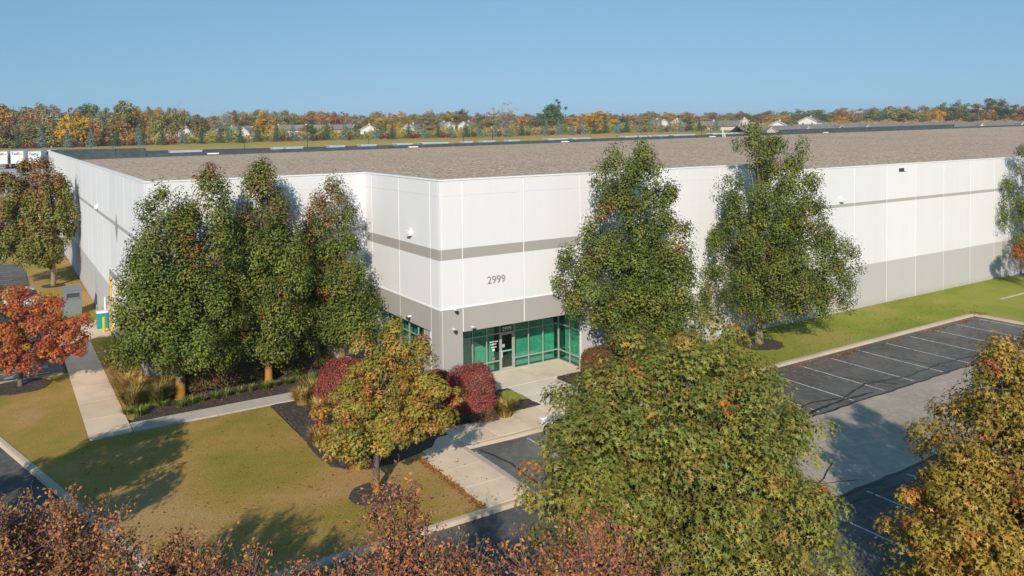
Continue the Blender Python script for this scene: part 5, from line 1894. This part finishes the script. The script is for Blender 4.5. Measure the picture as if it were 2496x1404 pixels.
hs = [
    (452, 312, 330, 8, 12, .35, 'house_white', 'shingle_blue', 'small white house with grey roof left of the olive tree'),
    (538, 312, 335, 9, 13, .5, 'house_white', 'shingle_grey', 'white gabled house near the pale bare tree'),
    (575, 310, 350, 9, 18, 1.35, 'house_white', 'shingle_blue', 'long grey-roofed house right of the white gable'),
    (612, 312, 345, 8, 12, -.4, 'house_white', 'shingle_grey', 'white house partly behind the narrow gold-brown tree'),
    (690, 306, 380, 10, 24, 1.4, 'house_beige', 'shingle_grey', 'long beige house with brown-grey roof in the left group'),
    (755, 306, 370, 9, 16, 1.3, 'house_white', 'shingle_blue', 'white house with pale grey roof in the left middle'),
    (815, 305, 385, 10, 24, 1.45, 'house_beige', 'shingle_grey', 'long grey-brown roof behind the round spruces'),
    (900, 305, 370, 9, 12, .15, 'house_white', 'shingle_grey', 'white gable facing the roof left of centre'),
    (1005, 303, 390, 8, 11, -.3, 'house_white', 'shingle_blue', 'white house peeking out of golden trees'),
    (1085, 298, 420, 8, 11, .6, 'house_white', 'shingle_blue', 'white house with dark roof left of the pale bare tree'),
    (1140, 297, 430, 8, 11, -.5, 'house_white', 'shingle_grey', 'white house with slanting gable right of centre-left'),
    (1605, 292, 400, 8, 12, .4, 'house_white', 'shingle_grey', 'white gabled house right of the broad golden tree'),
    (1650, 292, 420, 9, 14, -.3, 'house_white', 'shingle_blue', 'white house with blue-grey roof beyond the last spruces'),
    (1752, 296, 350, 12, 22, 1.2, 'house_beige', 'shingle_grey', 'wide taupe roof left of the yellow-green tree'),
    (1815, 290, 370, 9, 13, -.25, 'house_white', 'shingle_blue', 'white gabled house right of the yellow-green tree'),
    (1900, 296, 350, 9, 14, -.45, 'house_white', 'shingle_grey', 'white house with steep gable over the tallest pear'),
    (1975, 286, 390, 10, 13, -.6, 'house_white', 'shingle_grey', 'bright white tall gable on the right skyline')]
for h in hs:
    house(*h)
# long row houses on the right with small front gables
def row_house(px, roofy, Y, Lh, label, gables):
    p = atdepth(px, roofy, Y)
    root = empty('row_house', (p[0], p[1], p[2] - 5.2), .30)
    tag(root, label, 'row house', 'long grey-roofed row houses')
    mb = MB(); mb.box(-Lh / 2, Lh / 2, -5, 5, -2, 2.9); mb.build('wall', 'house_beige', root)
    r = MB()
    r.poly([(-Lh / 2 - .4, -5.5, 2.8), (Lh / 2 + .4, -5.5, 2.8), (Lh / 2 + .4, 0, 5.2), (-Lh / 2 - .4, 0, 5.2)])
    r.poly([(Lh / 2 + .4, 5.5, 2.8), (-Lh / 2 - .4, 5.5, 2.8), (-Lh / 2 - .4, 0, 5.2), (Lh / 2 + .4, 0, 5.2)])
    ro = r.build('roof', 'shingle_grey', root)
    for x, m in gables:
        g = MB(); g.prism([(x - 2, -6.2), (x + 2, -6.2), (x + 2, -2), (x - 2, -2)], 0, 2.9); g.poly([(x - 2, -6.2, 2.9), (x + 2, -6.2, 2.9), (x, -6.2, 4.4)]); g.build('porch', m, root)
        q = MB()
        q.poly([(x - 2.3, -6.5, 2.8), (x, -6.5, 4.55), (x, -1.5, 4.55), (x - 2.3, -1.5, 2.8)][::-1]); q.poly([(x + 2.3, -6.5, 2.8), (x, -6.5, 4.55), (x, -1.5, 4.55), (x + 2.3, -1.5, 2.8)])
        q.build('porch_roof', 'shingle_grey', root)
        f = MB(); f.tube([(x - 2.3, -6.55, 2.85), (x, -6.55, 4.6), (x + 2.3, -6.55, 2.85)], [.14] * 3, 4); f.build('barge_board', 'house_white', root)


row_house(1895, 306, 300, 34, 'long grey row house between the two tops of the tallest pear', [(-7, 'house_beige'), (9, 'house_beige')])
row_house(2040, 302, 310, 40, 'long grey row house with a dark red gable', [(-3, 'house_red'), (9, 'house_beige')])
row_house(2200, 300, 330, 44, 'long grey row house right of the red gable', [(-16, 'house_beige')])
row_house(2400, 297, 345, 52, 'long grey row house at the far right', [(-8, 'house_beige'), (14, 'house_beige')])

# poles
def pole(name, px, topy, P, label, mat, r=.12, arm=True, cat='pole', group=None):
    top = atdepth(px, topy, P[1])
    root = empty(name, tuple(P)); tag(root, label, cat, group)
    h = top[2] - P[2]
    mb = MB(); mb.tube([(0, 0, 0), (0, 0, h)], [r, r * .7], 8); mb.build('shaft', mat, root)
    if arm:
        mb = MB(); mb.box(-.8, .8, -.06, .06, h - .25, h - .1); mb.build('arm', mat, root)
    return root


for k, (px, ty) in enumerate(((222, 344), (276, 346), (596, 338), (750, 333), (899, 332), (1130, 322), (1201, 320), (1440, 312), (1711, 306))):
    P = atdepth(px, 380, 205); P[2] = float(terrain(P[0:1], P[1:2])[0])
    pole('light_pole', px, ty, P, 'thin dark light pole behind the roof wall, %s from the left' % ORD[k], 'pole_dark', .11, False, 'light pole', 'light poles behind the building')
P = row_point(1860, 300); pole('utility_pole', 1860, 293, P, 'pale wooden utility pole over the top of the tallest pear', 'wood_pole', .2, False, 'utility pole')
P = row_point(2210, 300); pole('utility_pole', 2214, 292, P, 'wooden utility pole above the roof wall on the right', 'wood_pole', .2, False, 'utility pole')
for px, ty, lab in ((1714, 247, 'left and shorter radio mast on the horizon'), (1741, 239, 'right and taller radio mast on the horizon')):
    P = atdepth(px, 300, 1300); P[2] = 11
    pole('radio_mast', px, ty, P, lab, 'trailer_roof', .28, True, 'radio mast', 'radio masts on the horizon')

# ==================================================================== AIR
hz = MB()
hz.box(-2600, 2600, -120, 3200, -1.6, 45.0)
m, nt, out = new_mat('haze_air')
pv = nt.nodes.new('ShaderNodeVolumePrincipled')
pv.inputs['Color'].default_value = (0.92, 0.95, 1.0, 1)
pv.inputs['Density'].default_value = 0.00026
pv.inputs['Anisotropy'].default_value = 0.2
nt.links.new(pv.outputs[0], out.inputs['Volume'])
o = hz.build('haze', 'haze_air')
tag(o, 'thin autumn haze over the whole place', 'haze', kind='stuff')
